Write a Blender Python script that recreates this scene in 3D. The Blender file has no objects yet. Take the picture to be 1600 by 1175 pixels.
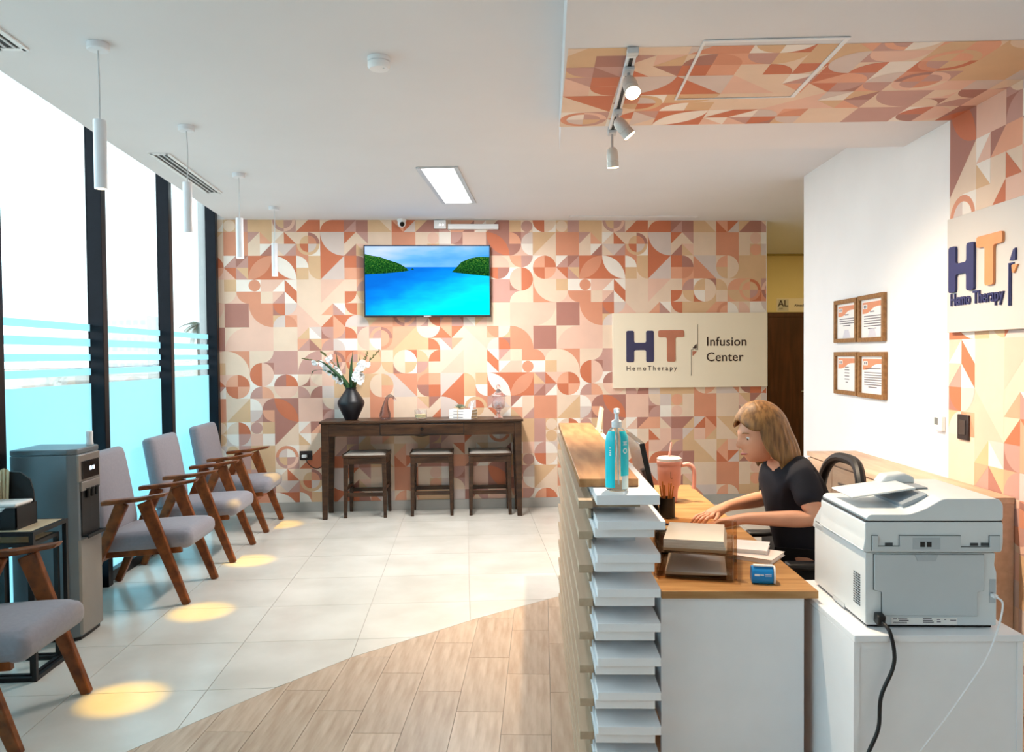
import bpy, bmesh, math, random
from mathutils import Vector, Matrix
random.seed(7)
PI = math.pi
R_ = math.radians
S = bpy.context.scene
C = S.collection

# ------------------------------------------------------------------ camera
EYE = 1.507
cam_d = bpy.data.cameras.new('camera')
cam_d.sensor_fit = 'HORIZONTAL'
cam_d.sensor_width = 36.0
cam_d.lens = 36.0 * 1234.5 / 1600.0
cam_d.clip_start = 0.05
cam_d.clip_end = 1000
cam = bpy.data.objects.new('camera', cam_d)
C.objects.link(cam)
_y, _p, _r = R_(3.438), R_(-1.455), R_(-0.485)
_fw = Vector((math.sin(_y) * math.cos(_p), math.cos(_y) * math.cos(_p), math.sin(_p)))
_rt = Vector((math.cos(_y), -math.sin(_y), 0))
_up = _rt.cross(_fw)
_r2 = math.cos(_r) * _rt + math.sin(_r) * _up
_u2 = -math.sin(_r) * _rt + math.cos(_r) * _up
cam.matrix_world = Matrix(((_r2.x, _u2.x, -_fw.x, 0), (_r2.y, _u2.y, -_fw.y, 0), (_r2.z, _u2.z, -_fw.z, EYE), (0, 0, 0, 1)))
S.camera = cam

# ------------------------------------------------------------------ world: bright hazy overcast sky
wd = bpy.data.worlds.new('sky')
S.world = wd
wd.use_nodes = True
_bg = wd.node_tree.nodes['Background']
_bg.inputs[0].default_value = (0.82, 0.95, 1.0, 1)
_bg.inputs[1].default_value = 2.8

# ------------------------------------------------------------------ exposure
S.view_settings.view_transform = 'Standard'
S.view_settings.look = 'None'
S.view_settings.exposure = 0.5
S.view_settings.gamma = 1.0
S.view_settings.use_curve_mapping = False

# light levels (watts), used by the lamps' own builders below
PANEL_W = 62.0
SPOT_W = 210.0
PENDANT_W = 200.0
HALL_FILL_W = 16.0

# ================================================================== helpers
def srgb(r, g, b):
    def f(c):
        c /= 255.0
        return c / 12.92 if c <= 0.04045 else ((c + 0.055) / 1.055) ** 2.4
    return (f(r), f(g), f(b), 1.0)

MATS = {}
def mat(name, col, rough=0.5, metal=0.0, var=0.06, nscale=6.0, bump=0.0, bscale=200.0, spec=0.5, trans=0.0, ior=1.45, emit=None, estr=0.0, coat=0.0, stretch=None, col2=None, world=False, sheen=0.0, alpha=None, detail=4.0, objrand=0.0):
    if name in MATS:
        return MATS[name]
    m = bpy.data.materials.new(name)
    m.use_nodes = True
    nt = m.node_tree
    b = nt.nodes['Principled BSDF']
    b.inputs['Roughness'].default_value = rough
    b.inputs['Metallic'].default_value = metal
    b.inputs['IOR'].default_value = ior
    b.inputs['Specular IOR Level'].default_value = spec
    b.inputs['Transmission Weight'].default_value = trans
    b.inputs['Coat Weight'].default_value = coat
    b.inputs['Sheen Weight'].default_value = sheen
    if emit:
        b.inputs['Emission Color'].default_value = emit
        b.inputs['Emission Strength'].default_value = estr
    if alpha is not None:
        b.inputs['Alpha'].default_value = alpha
    if world:
        tc = nt.nodes.new('ShaderNodeNewGeometry'); out = tc.outputs['Position']
    else:
        tc = nt.nodes.new('ShaderNodeTexCoord'); out = tc.outputs['Object']
    if stretch:
        mp = nt.nodes.new('ShaderNodeMapping')
        mp.inputs['Scale'].default_value = stretch
        nt.links.new(out, mp.inputs['Vector']); out = mp.outputs['Vector']
    n = nt.nodes.new('ShaderNodeTexNoise')
    n.inputs['Scale'].default_value = nscale
    n.inputs['Detail'].default_value = detail
    nt.links.new(out, n.inputs['Vector'])
    rp = nt.nodes.new('ShaderNodeValToRGB')
    if col2 is None:
        lo = tuple(max(0, c * (1 - var)) for c in col[:3]) + (1,)
        hi = tuple(min(1, c * (1 + var)) for c in col[:3]) + (1,)
    else:
        lo, hi = col, col2
    rp.color_ramp.elements[0].position = 0.35
    rp.color_ramp.elements[1].position = 0.65
    rp.color_ramp.elements[0].color = lo
    rp.color_ramp.elements[1].color = hi
    nt.links.new(n.outputs['Fac'], rp.inputs['Fac'])
    cout = rp.outputs['Color']
    if objrand:
        oi = nt.nodes.new('ShaderNodeObjectInfo')
        mr = nt.nodes.new('ShaderNodeMapRange')
        mr.inputs['To Min'].default_value = 1 - objrand
        mr.inputs['To Max'].default_value = 1 + objrand
        nt.links.new(oi.outputs['Random'], mr.inputs['Value'])
        hs = nt.nodes.new('ShaderNodeHueSaturation')
        nt.links.new(mr.outputs['Result'], hs.inputs['Value'])
        nt.links.new(cout, hs.inputs['Color'])
        cout = hs.outputs['Color']
    nt.links.new(cout, b.inputs['Base Color'])
    if bump:
        n2 = nt.nodes.new('ShaderNodeTexNoise')
        n2.inputs['Scale'].default_value = bscale
        nt.links.new(out, n2.inputs['Vector'])
        bp = nt.nodes.new('ShaderNodeBump')
        bp.inputs['Strength'].default_value = bump
        bp.inputs['Distance'].default_value = 0.002
        nt.links.new(n2.outputs['Fac'], bp.inputs['Height'])
        nt.links.new(bp.outputs['Normal'], b.inputs['Normal'])
    MATS[name] = m
    return m

def wood(name, c1, c2, stretch=(1, 14, 14), scale=3.0, rough=0.45, world=False, objrand=0.0, spec=0.4):
    return mat(name, c1, rough, col2=c2, nscale=scale, stretch=stretch, bump=0.15, bscale=12.0, world=world, detail=8.0, objrand=objrand, spec=spec)

def emis(name, col, strength):
    if name in MATS:
        return MATS[name]
    m = bpy.data.materials.new(name); m.use_nodes = True
    nt = m.node_tree
    nt.nodes.remove(nt.nodes['Principled BSDF'])
    e = nt.nodes.new('ShaderNodeEmission')
    e.inputs['Color'].default_value = col
    e.inputs['Strength'].default_value = strength
    nt.links.new(e.outputs[0], nt.nodes['Material Output'].inputs[0])
    MATS[name] = m
    return m

class MB:
    """collects geometry for ONE mesh object"""
    def __init__(s):
        s.v = []; s.f = []; s.m = []
    def add(s, vs, fs, mi=0):
        o = len(s.v)
        s.v += [tuple(p) for p in vs]
        s.f += [tuple(i + o for i in f) for f in fs]
        s.m += [mi] * len(fs)
        return s
    def box(s, x0, x1, y0, y1, z0, z1, mi=0):
        vs = [(x0, y0, z0), (x1, y0, z0), (x1, y1, z0), (x0, y1, z0), (x0, y0, z1), (x1, y0, z1), (x1, y1, z1), (x0, y1, z1)]
        return s.add(vs, [(0, 3, 2, 1), (4, 5, 6, 7), (0, 1, 5, 4), (1, 2, 6, 5), (2, 3, 7, 6), (3, 0, 4, 7)], mi)
    def bar(s, p0, p1, w, h, up=(0, 0, 1), w1=None, h1=None, mi=0):
        p0 = Vector(p0); p1 = Vector(p1); d = (p1 - p0).normalized()
        a = d.cross(Vector(up)).normalized(); b = a.cross(d).normalized()
        w1 = w if w1 is None else w1; h1 = h if h1 is None else h1
        vs = []
        for p, ww, hh in ((p0, w, h), (p1, w1, h1)):
            for sx, sy in ((-1, -1), (1, -1), (1, 1), (-1, 1)):
                vs.append(p + a * sx * ww / 2 + b * sy * hh / 2)
        return s.add(vs, [(0, 1, 2, 3), (7, 6, 5, 4), (0, 4, 5, 1), (1, 5, 6, 2), (2, 6, 7, 3), (3, 7, 4, 0)], mi)
    def tube(s, pts, r, n=8, caps=True, mi=0):
        pts = [Vector(p) for p in pts]
        rs = r if isinstance(r, (list, tuple)) else [r] * len(pts)
        t0 = (pts[1] - pts[0]).normalized()
        a = t0.orthogonal().normalized()
        rings = []
        for i, p in enumerate(pts):
            if i == 0: t = t0
            elif i == len(pts) - 1: t = (pts[i] - pts[i - 1]).normalized()
            else: t = (pts[i + 1] - pts[i - 1]).normalized()
            a = (a - t * a.dot(t))
            a = a.normalized() if a.length > 1e-6 else t.orthogonal().normalized()
            b = t.cross(a)
            rings.append([p + (a * math.cos(2 * PI * k / n) + b * math.sin(2 * PI * k / n)) * rs[i] for k in range(n)])
        vs = [q for rg in rings for q in rg]; fs = []
        for i in range(len(rings) - 1):
            for k in range(n):
                k2 = (k + 1) % n
                fs.append((i * n + k, i * n + k2, (i + 1) * n + k2, (i + 1) * n + k))
        if caps:
            fs.append(tuple(range(n - 1, -1, -1)))
            o = (len(rings) - 1) * n
            fs.append(tuple(o + k for k in range(n)))
        return s.add(vs, fs, mi)
    def lathe(s, prof, c=(0, 0, 0), n=20, sx=1.0, sy=1.0, mi=0, caps=True, a0=0.0, a1=2 * PI):
        full = abs(a1 - a0 - 2 * PI) < 1e-6
        m = n if full else n + 1
        vs = []; fs = []
        for r, z in prof:
            for k in range(m):
                a = a0 + (a1 - a0) * k / n
                vs.append((c[0] + r * sx * math.cos(a), c[1] + r * sy * math.sin(a), c[2] + z))
        for i in range(len(prof) - 1):
            for k in range(n):
                k2 = (k + 1) % m
                fs.append((i * m + k, i * m + k2, (i + 1) * m + k2, (i + 1) * m + k))
        if caps and full:
            if prof[0][0] > 1e-5: fs.append(tuple(range(m - 1, -1, -1)))
            if prof[-1][0] > 1e-5: fs.append(tuple((len(prof) - 1) * m + k for k in range(m)))
        return s.add(vs, fs, mi)
    def prism(s, poly, h0, h1, fn=None, mi=0):
        """extrude 2-D polygon; fn(u,v,h)->xyz"""
        fn = fn or (lambda u, v, h: (u, v, h))
        n = len(poly)
        vs = [fn(u, v, h0) for u, v in poly] + [fn(u, v, h1) for u, v in poly]
        fs = [tuple(range(n - 1, -1, -1)), tuple(range(n, 2 * n))]
        fs += [(i, (i + 1) % n, n + (i + 1) % n, n + i) for i in range(n)]
        return s.add(vs, fs, mi)
    def ball(s, c, r, n=10, m=6, sx=1, sy=1, sz=1, mi=0):
        prof = [(max(1e-4, math.sin(PI * i / m)) * r, -math.cos(PI * i / m) * r * sz) for i in range(m + 1)]
        return s.lathe(prof, c, n, sx, sy, mi)
    def mesh(s, name, mats):
        me = bpy.data.meshes.new(name)
        me.from_pydata(s.v, [], s.f)
        mats = mats if isinstance(mats, (list, tuple)) else [mats]
        for m in mats: me.materials.append(m)
        if len(mats) > 1:
            me.polygons.foreach_set('material_index', s.m)
        bm = bmesh.new(); bm.from_mesh(me)
        bmesh.ops.recalc_face_normals(bm, faces=bm.faces)
        bm.to_mesh(me); bm.free()
        return me
    def build(s, name, mats, parent=None, bevel=0.0, smooth=False, seg=2, sub=0, angle=35):
        me = s.mesh(name, mats)
        o = bpy.data.objects.new(name, me)
        C.objects.link(o)
        if parent is not None: o.parent = parent
        if bevel:
            b = o.modifiers.new('bevel', 'BEVEL'); b.width = bevel; b.segments = seg; b.limit_method = 'ANGLE'; b.angle_limit = R_(30)
        if sub:
            q = o.modifiers.new('sub', 'SUBSURF'); q.levels = sub; q.render_levels = sub
        if smooth or bevel:
            me.polygons.foreach_set('use_smooth', [True] * len(me.polygons))
            if not sub and not bevel: me.set_sharp_from_angle(angle=R_(angle))
            if bevel: me.set_sharp_from_angle(angle=R_(angle)); o.modifiers['bevel'].harden_normals = False
        return o

def tag(o, label, cat, group=None):
    o['label'] = label; o['category'] = cat
    if group: o['group'] = group
    return o
def thing(name, label, cat, loc=(0, 0, 0), rz=0.0, group=None):
    o = bpy.data.objects.new(name, None)
    C.objects.link(o)
    o.location = loc; o.rotation_euler = (0, 0, rz)
    o.empty_display_size = 0.1
    return tag(o, label, cat, group)
def struct(o, label=None, cat=None):
    o['kind'] = 'structure'
    if label: o['label'] = label
    if cat: o['category'] = cat
    return o
def kids(o):
    return [c for c in C.objects if c.parent == o]
def dup(o, parent=None, label=None, loc=None, rz=None):
    c = o.copy(); C.objects.link(c); c.parent = parent
    if label: c['label'] = label
    if loc is not None: c.location = loc
    if rz is not None: c.rotation_euler = (0, 0, rz)
    for k in kids(o):
        dup(k, c)
    return c
def round_poly(pts, r, n=4):
    out = []
    L = len(pts)
    for i in range(L):
        p = Vector(pts[i]); a = Vector(pts[i - 1]) - p; b = Vector(pts[(i + 1) % L]) - p
        rr = min(r, a.length * 0.49, b.length * 0.49)
        A = p + a.normalized() * rr; B = p + b.normalized() * rr
        for k in range(n + 1):
            t = k / n
            q = (1 - t) ** 2 * A + 2 * t * (1 - t) * p + t * t * B
            out.append((q.x, q.y))
    return out
def text_mb(txt, size, fn, depth=0.002, offset=0.0, spacing=1.0, align='LEFT', mb=None, mi=0):
    """letters as real mesh; fn(u,v,h)->xyz"""
    cu = bpy.data.curves.new('t', 'FONT')
    cu.body = txt; cu.size = size; cu.extrude = depth / 2; cu.offset = offset
    cu.space_character = spacing; cu.align_x = align; cu.resolution_u = 3
    ob = bpy.data.objects.new('t', cu); C.objects.link(ob)
    dg = bpy.context.evaluated_depsgraph_get()
    me = bpy.data.meshes.new_from_object(ob.evaluated_get(dg))
    mb = mb or MB()
    mb.add([fn(v.co.x, v.co.y, v.co.z + depth / 2) for v in me.vertices], [tuple(p.vertices) for p in me.polygons], mi)
    bpy.data.objects.remove(ob); bpy.data.curves.remove(cu); bpy.data.meshes.remove(me)
    return mb
def arc_pts(pts, n=8):
    """catmull-rom through points"""
    P = [Vector(p) for p in pts]
    P = [P[0] * 2 - P[1]] + P + [P[-1] * 2 - P[-2]]
    out = []
    for i in range(1, len(P) - 2):
        for k in range(n):
            t = k / n
            a, b, c, d = P[i - 1], P[i], P[i + 1], P[i + 2]
            out.append(0.5 * ((2 * b) + (c - a) * t + (2 * a - 5 * b + 4 * c - d) * t * t + (3 * b - a - 3 * c + d) * t ** 3))
    out.append(P[-2])
    return out

# ================================================================== room constants
YB = 7.807           # back wall
HC = 2.844           # main ceiling
HS = 2.644           # lowered ceiling over the reception
XG = -2.45           # window glass
YN = -2.6            # front of the room behind the camera
TH = R_(5.0)         # reception side is turned by this
nX = Vector((math.cos(TH), -math.sin(TH), 0))
nY = Vector((math.sin(TH), math.cos(TH), 0))
WP = Vector((2.391, 3.769, 0))         # corner where the wallpaper column on the right wall starts

# materials of the room
M_white = mat('white_paint', srgb(240, 238, 238), 0.7, var=0.015, nscale=3, bump=0.05, bscale=120)
M_ceil = mat('ceiling_paint', srgb(222, 221, 224), 0.8, var=0.012, nscale=2, bump=0.05, bscale=90)
M_cream = mat('cream_paint', srgb(232, 214, 160), 0.7, var=0.02, nscale=2)
M_frame = mat('black_aluminium', srgb(16, 18, 26), 0.35, 0.6, var=0.1, nscale=20)
M_grout = mat('grout', srgb(176, 168, 158), 0.9, var=0.05, nscale=30, world=True)
M_tile = mat('cream_porcelain', srgb(206, 200, 190), 0.2, col2=srgb(222, 217, 208), nscale=2.2, world=True, objrand=0.03, detail=6, spec=0.5)
M_plank = wood('oak_porcelain_plank', srgb(180, 151, 126), srgb(206, 181, 158), (9, 1.1, 9), 3.0, 0.35, objrand=0.10)
M_skirt = mat('grey_porcelain', srgb(176, 172, 166), 0.35, var=0.05, nscale=4)
M_oak = wood('oak_veneer', srgb(152, 106, 66), srgb(180, 134, 90), (7, 0.9, 7), 4.0, 0.45)
M_ash = wood('pale_ash_veneer', srgb(196, 164, 138), srgb(214, 184, 158), (6, 0.8, 6), 4.0, 0.5)
M_melamine = mat('white_melamine', srgb(236, 238, 242), 0.4, var=0.015, nscale=8)

# ================================================================== floor: slab, tiles, planks
fl = MB().box(-2.6, 5.8, YN - 0.2, 10.6, -0.08, -0.004).build('floor', M_grout)
struct(fl)
CURVE = [(-4.2, -2.0), (-2.2, 1.6), (-1.75, 2.42), (-1.306, 3.085), (-0.902, 3.60), (-0.579, 3.975), (0.064, 4.513), (0.588, 4.893), (1.3, 5.27), (2.6, 5.72), (4.0, 5.9)]
def cy(x):
    for (a, b), (c, d) in zip(CURVE, CURVE[1:]):
        if a <= x <= c: return b + (d - b) * (x - a) / (c - a)
    return 6.0
G = 0.0018
TX, TY = -1.782, 3.633
full_tile = None
for i in range(-2, 9):
    for j in range(-3, 8):
        x0, x1 = TX + 0.6 * i + G, TX + 0.6 * (i + 1) - G
        y0, y1 = TY + 0.6 * j + G, TY + 0.6 * (j + 1) - G
        x0 = max(x0, XG + 0.02); y1 = min(y1, YB - 0.012)
        x1 = min(x1, 3.3)
        if x1 - x0 < 0.02 or y1 - y0 < 0.02: continue
        xs = sorted(set([x0 + (x1 - x0) * k / 12 for k in range(13)] + [p[0] for p in CURVE if x0 < p[0] < x1]))
        lo = [(x, max(y0, cy(x) + 0.004)) for x in xs]
        if min(v for _, v in lo) > y1 - 0.01: continue
        if all(v <= y0 + 1e-6 for _, v in lo):
            w, d = x1 - x0, y1 - y0
            if abs(w - 0.5964) < 1e-3 and abs(d - 0.5964) < 1e-3:
                if full_tile is None:
                    full_tile = MB().box(0, w, 0, d, -0.02, 0).mesh('floor_tile', M_tile)
                o = bpy.data.objects.new('floor_tile', full_tile); C.objects.link(o); o.location = (x0, y0, 0); o.parent = fl
            else:
                o = MB().box(0, w, 0, d, -0.02, 0).build('floor_tile', M_tile, fl); o.location = (x0, y0, 0)
        else:
            pl = [(x, v) for x, v in lo if v < y1 - 1e-4]
            # add the crossing with the far edge
            for (xa, va), (xb, vb) in zip(lo, lo[1:]):
                if (va < y1) != (vb < y1):
                    t = (y1 - va) / (vb - va); pl.append((xa + t * (xb - xa), y1))
            pl.sort()
            xa, xb = pl[0][0], pl[-1][0]
            poly = pl + ([(xb, y1)] if pl[-1][1] < y1 - 1e-4 else []) + ([(xa, y1)] if pl[0][1] < y1 - 1e-4 else [])
            if len(poly) < 3: continue
            o = MB().prism([(x - x0, y - y0) for x, y in poly], -0.02, 0).build('floor_tile', M_tile, fl); o.location = (x0, y0, 0)
def clip_half(poly, a, b):
    """keep the part of poly on the right-hand (below) side of segment a->b"""
    out = []
    def sd(p): return (b[0] - a[0]) * (p[1] - a[1]) - (b[1] - a[1]) * (p[0] - a[0])
    for i in range(len(poly)):
        p, q = poly[i], poly[(i + 1) % len(poly)]
        sp, sq = sd(p), sd(q)
        if sp <= 0: out.append(p)
        if (sp < 0 < sq) or (sq < 0 < sp):
            t = sp / (sp - sq); out.append((p[0] + t * (q[0] - p[0]), p[1] + t * (q[1] - p[1])))
    return out
PT = R_(5.6)
pX = (math.cos(PT), -math.sin(PT)); pY = (math.sin(PT), math.cos(PT))
full_plank = None
PO = (0.117 + 0.0, 2.969)
for i in range(-9, 14):
    off = ((i * 2) % 3) * 0.2 + 0.14
    for j in range(-3, 5):
        u0, u1 = 0.2 * i + 0.0012, 0.2 * (i + 1) - 0.0012
        v0, v1 = 0.6 * j + off + 0.0012, 0.6 * (j + 1) + off - 0.0012
        W2 = lambda u, v: (PO[0] + u * pX[0] + v * pY[0], PO[1] + u * pX[1] + v * pY[1])
        poly = [W2(u0, v0), W2(u1, v0), W2(u1, v1), W2(u0, v1)]
        if max(p[1] for p in poly) < 1.9: continue
        cp = poly
        for a, b in zip(CURVE, CURVE[1:]):
            cp = clip_half(cp, a, b)
            if len(cp) < 3: break
        cp = clip_half(cp, (2.62, 6.8), (2.2, 2.0)) if len(cp) >= 3 else cp
        if len(cp) < 3: continue
        ar = 0.5 * abs(sum(cp[k][0] * cp[(k + 1) % len(cp)][1] - cp[(k + 1) % len(cp)][0] * cp[k][1] for k in range(len(cp))))
        if ar < 5e-4: continue
        inv = lambda p: ((p[0] - PO[0]) * pX[0] + (p[1] - PO[1]) * pX[1] - u0, (p[0] - PO[0]) * pY[0] + (p[1] - PO[1]) * pY[1] - v0)
        if ar > 0.1186:
            if full_plank is None:
                full_plank = MB().box(0, 0.1976, 0, 0.5976, -0.02, 0).mesh('floor_plank', M_plank)
            o = bpy.data.objects.new('floor_plank', full_plank); C.objects.link(o); o.parent = fl
        else:
            o = MB().prism([inv(p) for p in cp], -0.02, 0).build('floor_plank', M_plank, fl)
        q = W2(u0, v0)
        o.location = (q[0], q[1], 0); o.rotation_euler = (0, 0, -PT)

# ================================================================== ceiling
def cex(y): return -2.126 - (y - 3.815) * 0.0394      # edge of the ceiling beside the windows
ce = MB().prism([(cex(YN), YN), (5.8, YN), (5.8, 10.6), (cex(10.6), 10.6)], HC, HC + 0.03).build('ceiling', M_ceil)
struct(ce)
MB().prism([(cex(YN), YN), (cex(YN) + 0.02, YN), (cex(YB) + 0.02, YB), (cex(YB), YB)], HC + 0.03, HC + 0.26).build('pocket_fascia', M_white, ce)
MB().box(XG - 0.02, -1.8, YN, YB, HC + 0.26, HC + 0.28).build('pocket_top', M_white, ce)
E0, E1 = Vector((0.341, 2.551, 0)), Vector((0.546, 4.456, 0))
ed = (E1 - E0).normalized()
En = E0 - ed * 5.2
_n2 = Vector((ed.y, -ed.x, 0))
so = MB().prism([(En.x, En.y), (E1.x, E1.y), (E1.x + _n2.x * 2.2, E1.y + _n2.y * 2.2), (En.x + _n2.x * 2.6, En.y + _n2.y * 2.6)], HS, HC - 0.001).build('ceiling_reception', M_ceil)
struct(so)

# ================================================================== walls
wb = MB().box(XG - 0.1, 3.045, YB, YB + 0.14, 0, HC + 0.28).build('wall_back', M_white); struct(wb)
wr_a = WP + nY * 2.085
def wallpoly(s0, s1, t):
    a = WP + nY * s0; b = WP + nY * s1
    return [(a.x, a.y), (b.x, b.y), (b.x + nX.x * t, b.y + nX.y * t), (a.x + nX.x * t, a.y + nX.y * t)]
wr = MB().prism(wallpoly(-6.4, 2.10, 0.14), 0, HC).build('wall_right', M_white); struct(wr)
wh = MB().box(2.6, 5.8, 10.41, 10.55, 0, HC).build('wall_hall', M_cream); struct(wh)
whr = MB().box(5.7, 5.84, 5.5, 10.41, 0, HC).build('wall_hall_right', M_cream); struct(whr)
whl = MB().box(2.9, 3.04, YB + 0.14, 10.41, 0, HC).build('wall_hall_left', M_cream); struct(whl)
whn = MB().box(2.75, 5.7, 5.55, 5.69, 0, HC).build('wall_hall_near', M_cream); struct(whn)
bbk = MB().box(XG + 0.1, 3.045, YB - 0.012, YB, 0, 0.095).build('baseboard_back', M_skirt, bevel=0.002); struct(bbk)
cn = MB().box(3.05, 5.7, 10.385, 10.41, HC - 0.025, HC).build('trim_1', mat('olive_trim', srgb(176, 156, 98), 0.6)); struct(cn)

# door at the end of the hall
M_door = wood('dark_walnut', srgb(64, 34, 18), srgb(84, 46, 26), (8, 8, 0.8), 3, 0.35)
d1 = MB().box(3.62, 4.72, 10.385, 10.408, 0.0, 2.0).build('door_1', M_door, bevel=0.003); struct(d1)
MB().box(3.55, 4.79, 10.375, 10.409, 2.0, 2.06).box(3.55, 3.62, 10.375, 10.409, 0, 2.0).box(4.72, 4.79, 10.375, 10.409, 0, 2.0).build('door_frame', M_door, d1)
MB().tube([(4.62, 10.385, 1.0), (4.62, 10.33, 1.0), (4.5, 10.33, 1.0)], 0.009).build('door_handle', mat('brushed_steel', srgb(190, 190, 190), 0.3, 1.0), d1)

# ================================================================== window wall on the left
def glass_mat(name='clear_glass', tint=(0.94, 0.985, 0.99, 1), blend=0.12):
    m = bpy.data.materials.new(name); m.use_nodes = True
    nt = m.node_tree; nt.nodes.remove(nt.nodes['Principled BSDF'])
    t = nt.nodes.new('ShaderNodeBsdfTransparent'); t.inputs[0].default_value = tint
    g = nt.nodes.new('ShaderNodeBsdfGlossy'); g.inputs['Roughness'].default_value = 0.02
    lw = nt.nodes.new('ShaderNodeLayerWeight'); lw.inputs[0].default_value = blend
    mx = nt.nodes.new('ShaderNodeMixShader')
    n = nt.nodes.new('ShaderNodeTexNoise'); n.inputs['Scale'].default_value = 1.0
    mu = nt.nodes.new('ShaderNodeMath'); mu.operation = 'MULTIPLY'; mu.inputs[1].default_value = 0.6
    nt.links.new(lw.outputs['Fresnel'], mu.inputs[0])
    nt.links.new(mu.outputs[0], mx.inputs[0])
    nt.links.new(t.outputs[0], mx.inputs[1]); nt.links.new(g.outputs[0], mx.inputs[2])
    nt.links.new(mx.outputs[0], nt.nodes['Material Output'].inputs[0])
    return m
M_glass = glass_mat()
def film_mat():
    m = bpy.data.materials.new('frosted_film'); m.use_nodes = True
    nt = m.node_tree; nt.nodes.remove(nt.nodes['Principled BSDF'])
    tr = nt.nodes.new('ShaderNodeBsdfTranslucent')
    n = nt.nodes.new('ShaderNodeTexNoise'); n.inputs['Scale'].default_value = 3.0
    rp = nt.nodes.new('ShaderNodeValToRGB')
    rp.color_ramp.elements[0].color = (0.48, 0.72, 0.80, 1); rp.color_ramp.elements[1].color = (0.53, 0.76, 0.83, 1)
    nt.links.new(n.outputs['Fac'], rp.inputs[0]); nt.links.new(rp.outputs[0], tr.inputs[0])
    df = nt.nodes.new('ShaderNodeBsdfDiffuse'); df.inputs[0].default_value = (0.7, 0.85, 0.9, 1)
    mx = nt.nodes.new('ShaderNodeMixShader'); mx.inputs[0].default_value = 0.16
    nt.links.new(tr.outputs[0], mx.inputs[1]); nt.links.new(df.outputs[0], mx.inputs[2])
    nt.links.new(mx.outputs[0], nt.nodes['Material Output'].inputs[0])
    return m
M_film = film_mat()
MUL = [7.727 - 1.195 * k for k in range(9)]
HG = HC + 0.26
for k in range(7):
    ya, yb_ = MUL[k + 1] + 0.07, MUL[k]
    w = MB().box(XG - 0.008, XG + 0.09, MUL[k], MUL[k] + 0.07, 0, HG).build('window_%d' % (k + 1), M_frame, bevel=0.003)
    struct(w)
    MB().box(XG - 0.008, XG + 0.05, ya, yb_, 0, 0.07).build('bottom_rail', M_frame, w)
    MB().box(XG - 0.008, XG + 0.05, ya, yb_, HG - 0.05, HG).build('top_rail', M_frame, w)
    MB().box(XG - 0.004, XG + 0.004, ya, yb_, 0.07, HG - 0.05).build('pane', M_glass, w)
    MB().box(XG + 0.005, XG + 0.0055, ya + 0.002, yb_ - 0.002, 0.07, 1.350).build('frosted_film', M_film, w)
    for za, zb in ((1.405, 1.449), (1.499, 1.542), (1.592, 1.641), (1.692, 1.736)):
        MB().box(XG + 0.005, XG + 0.0055, ya + 0.002, yb_ - 0.002, za, zb).build('frosted_stripe', M_film, w)
wl_ = MB().box(XG - 0.14, XG + 0.05, YN, MUL[7] + 0.07, 0, HC + 0.28).build('wall_left_unseen', M_white); struct(wl_)  # unseen stretch, made solid to cut window light from behind the camera
wf = MB().box(-2.55, 2.4, YN - 0.14, YN, 0, HC + 0.28).build('wall_front', M_white); struct(wf)
# sockets on the mullions
for k, z in ((1, 0.86), (2, 0.86)):
    t = thing('wall_socket', ['', 'small dark socket plate on the window post behind the third armchair', 'small dark socket plate on the window post behind the water dispenser'][k], 'socket', (XG + 0.09, MUL[k] + 0.035, z), group='socket plates on window posts')
    MB().box(0.0005, 0.006, -0.026, 0.026, -0.05, 0.05).build('plate', mat('grey_plastic', srgb(70, 74, 80), 0.5), t, bevel=0.002)
    MB().box(0.006, 0.009, -0.016, 0.016, -0.03, -0.004).box(0.006, 0.009, -0.016, 0.016, 0.004, 0.03).build('outlet', mat('dark_plastic', srgb(34, 36, 40), 0.5), t)

# ================================================================== geometric wallpaper (flat print)
PAL = {'W': (238, 228, 218), 'L': (214, 196, 188), 'C': (229, 203, 180), 'T': (217, 179, 140), 'P': (229, 188, 168),
       'R': (226, 164, 134), 'S': (214, 146, 116), 'O': (201, 116, 82), 'M': (195, 150, 139), 'K': (172, 119, 106)}
KEYS = list(PAL)
M_pap = [mat('wallpaper_' + n, srgb(*c), 0.6, var=0.03, nscale=5) for n, c in zip(
    ('white', 'greige', 'cream', 'tan', 'blush', 'peach', 'salmon', 'terracotta', 'mauve', 'plum'), PAL.values())]
CELLS = {}
def canon(c, r):
    return (c % 28, r % 20)
def rot(code):
    k = code[0]
    sw = {'a': 'c', 'b': 'd', 'c': 'a', 'd': 'b', 'A': 'C', 'B': 'D', 'C': 'A', 'D': 'B'}
    if k in sw: return sw[k] + code[1:]
    if k == 'g':                                  # piece of a 2x2 figure
        kind, i, j, rest = code[1], int(code[2]), int(code[3]), code[4:]
        if kind in sw: return 'g' + sw[kind] + str(1 - i) + str(1 - j) + rest
        if kind == 'n':                           # ring: the corners swap too
            q = [rest[n:n + 3] for n in range(0, 12, 3)]
            return 'gn' + str(1 - i) + str(1 - j) + q[3] + q[2] + q[1] + q[0]
        return 'g' + kind + str(1 - i) + str(1 - j) + rest
    if k == 'p':                                  # parallelogram, upper or lower half
        return 'p' + ('1' if code[1] == '0' else '0') + code[2:]
    return code
def put(c, r, code):
    for cc, rr, co in ((c, r, code), (27 - c, 15 - r, rot(code))):
        CELLS.setdefault(canon(cc, rr), co)
def big(c, r, kind, *cols):
    for i in range(2):
        for j in range(2):
            if kind == 's': put(c + i, r + j, 's' + cols[0])
            else: put(c + i, r + j, 'g' + kind + str(i) + str(j) + ''.join(cols))
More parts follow.
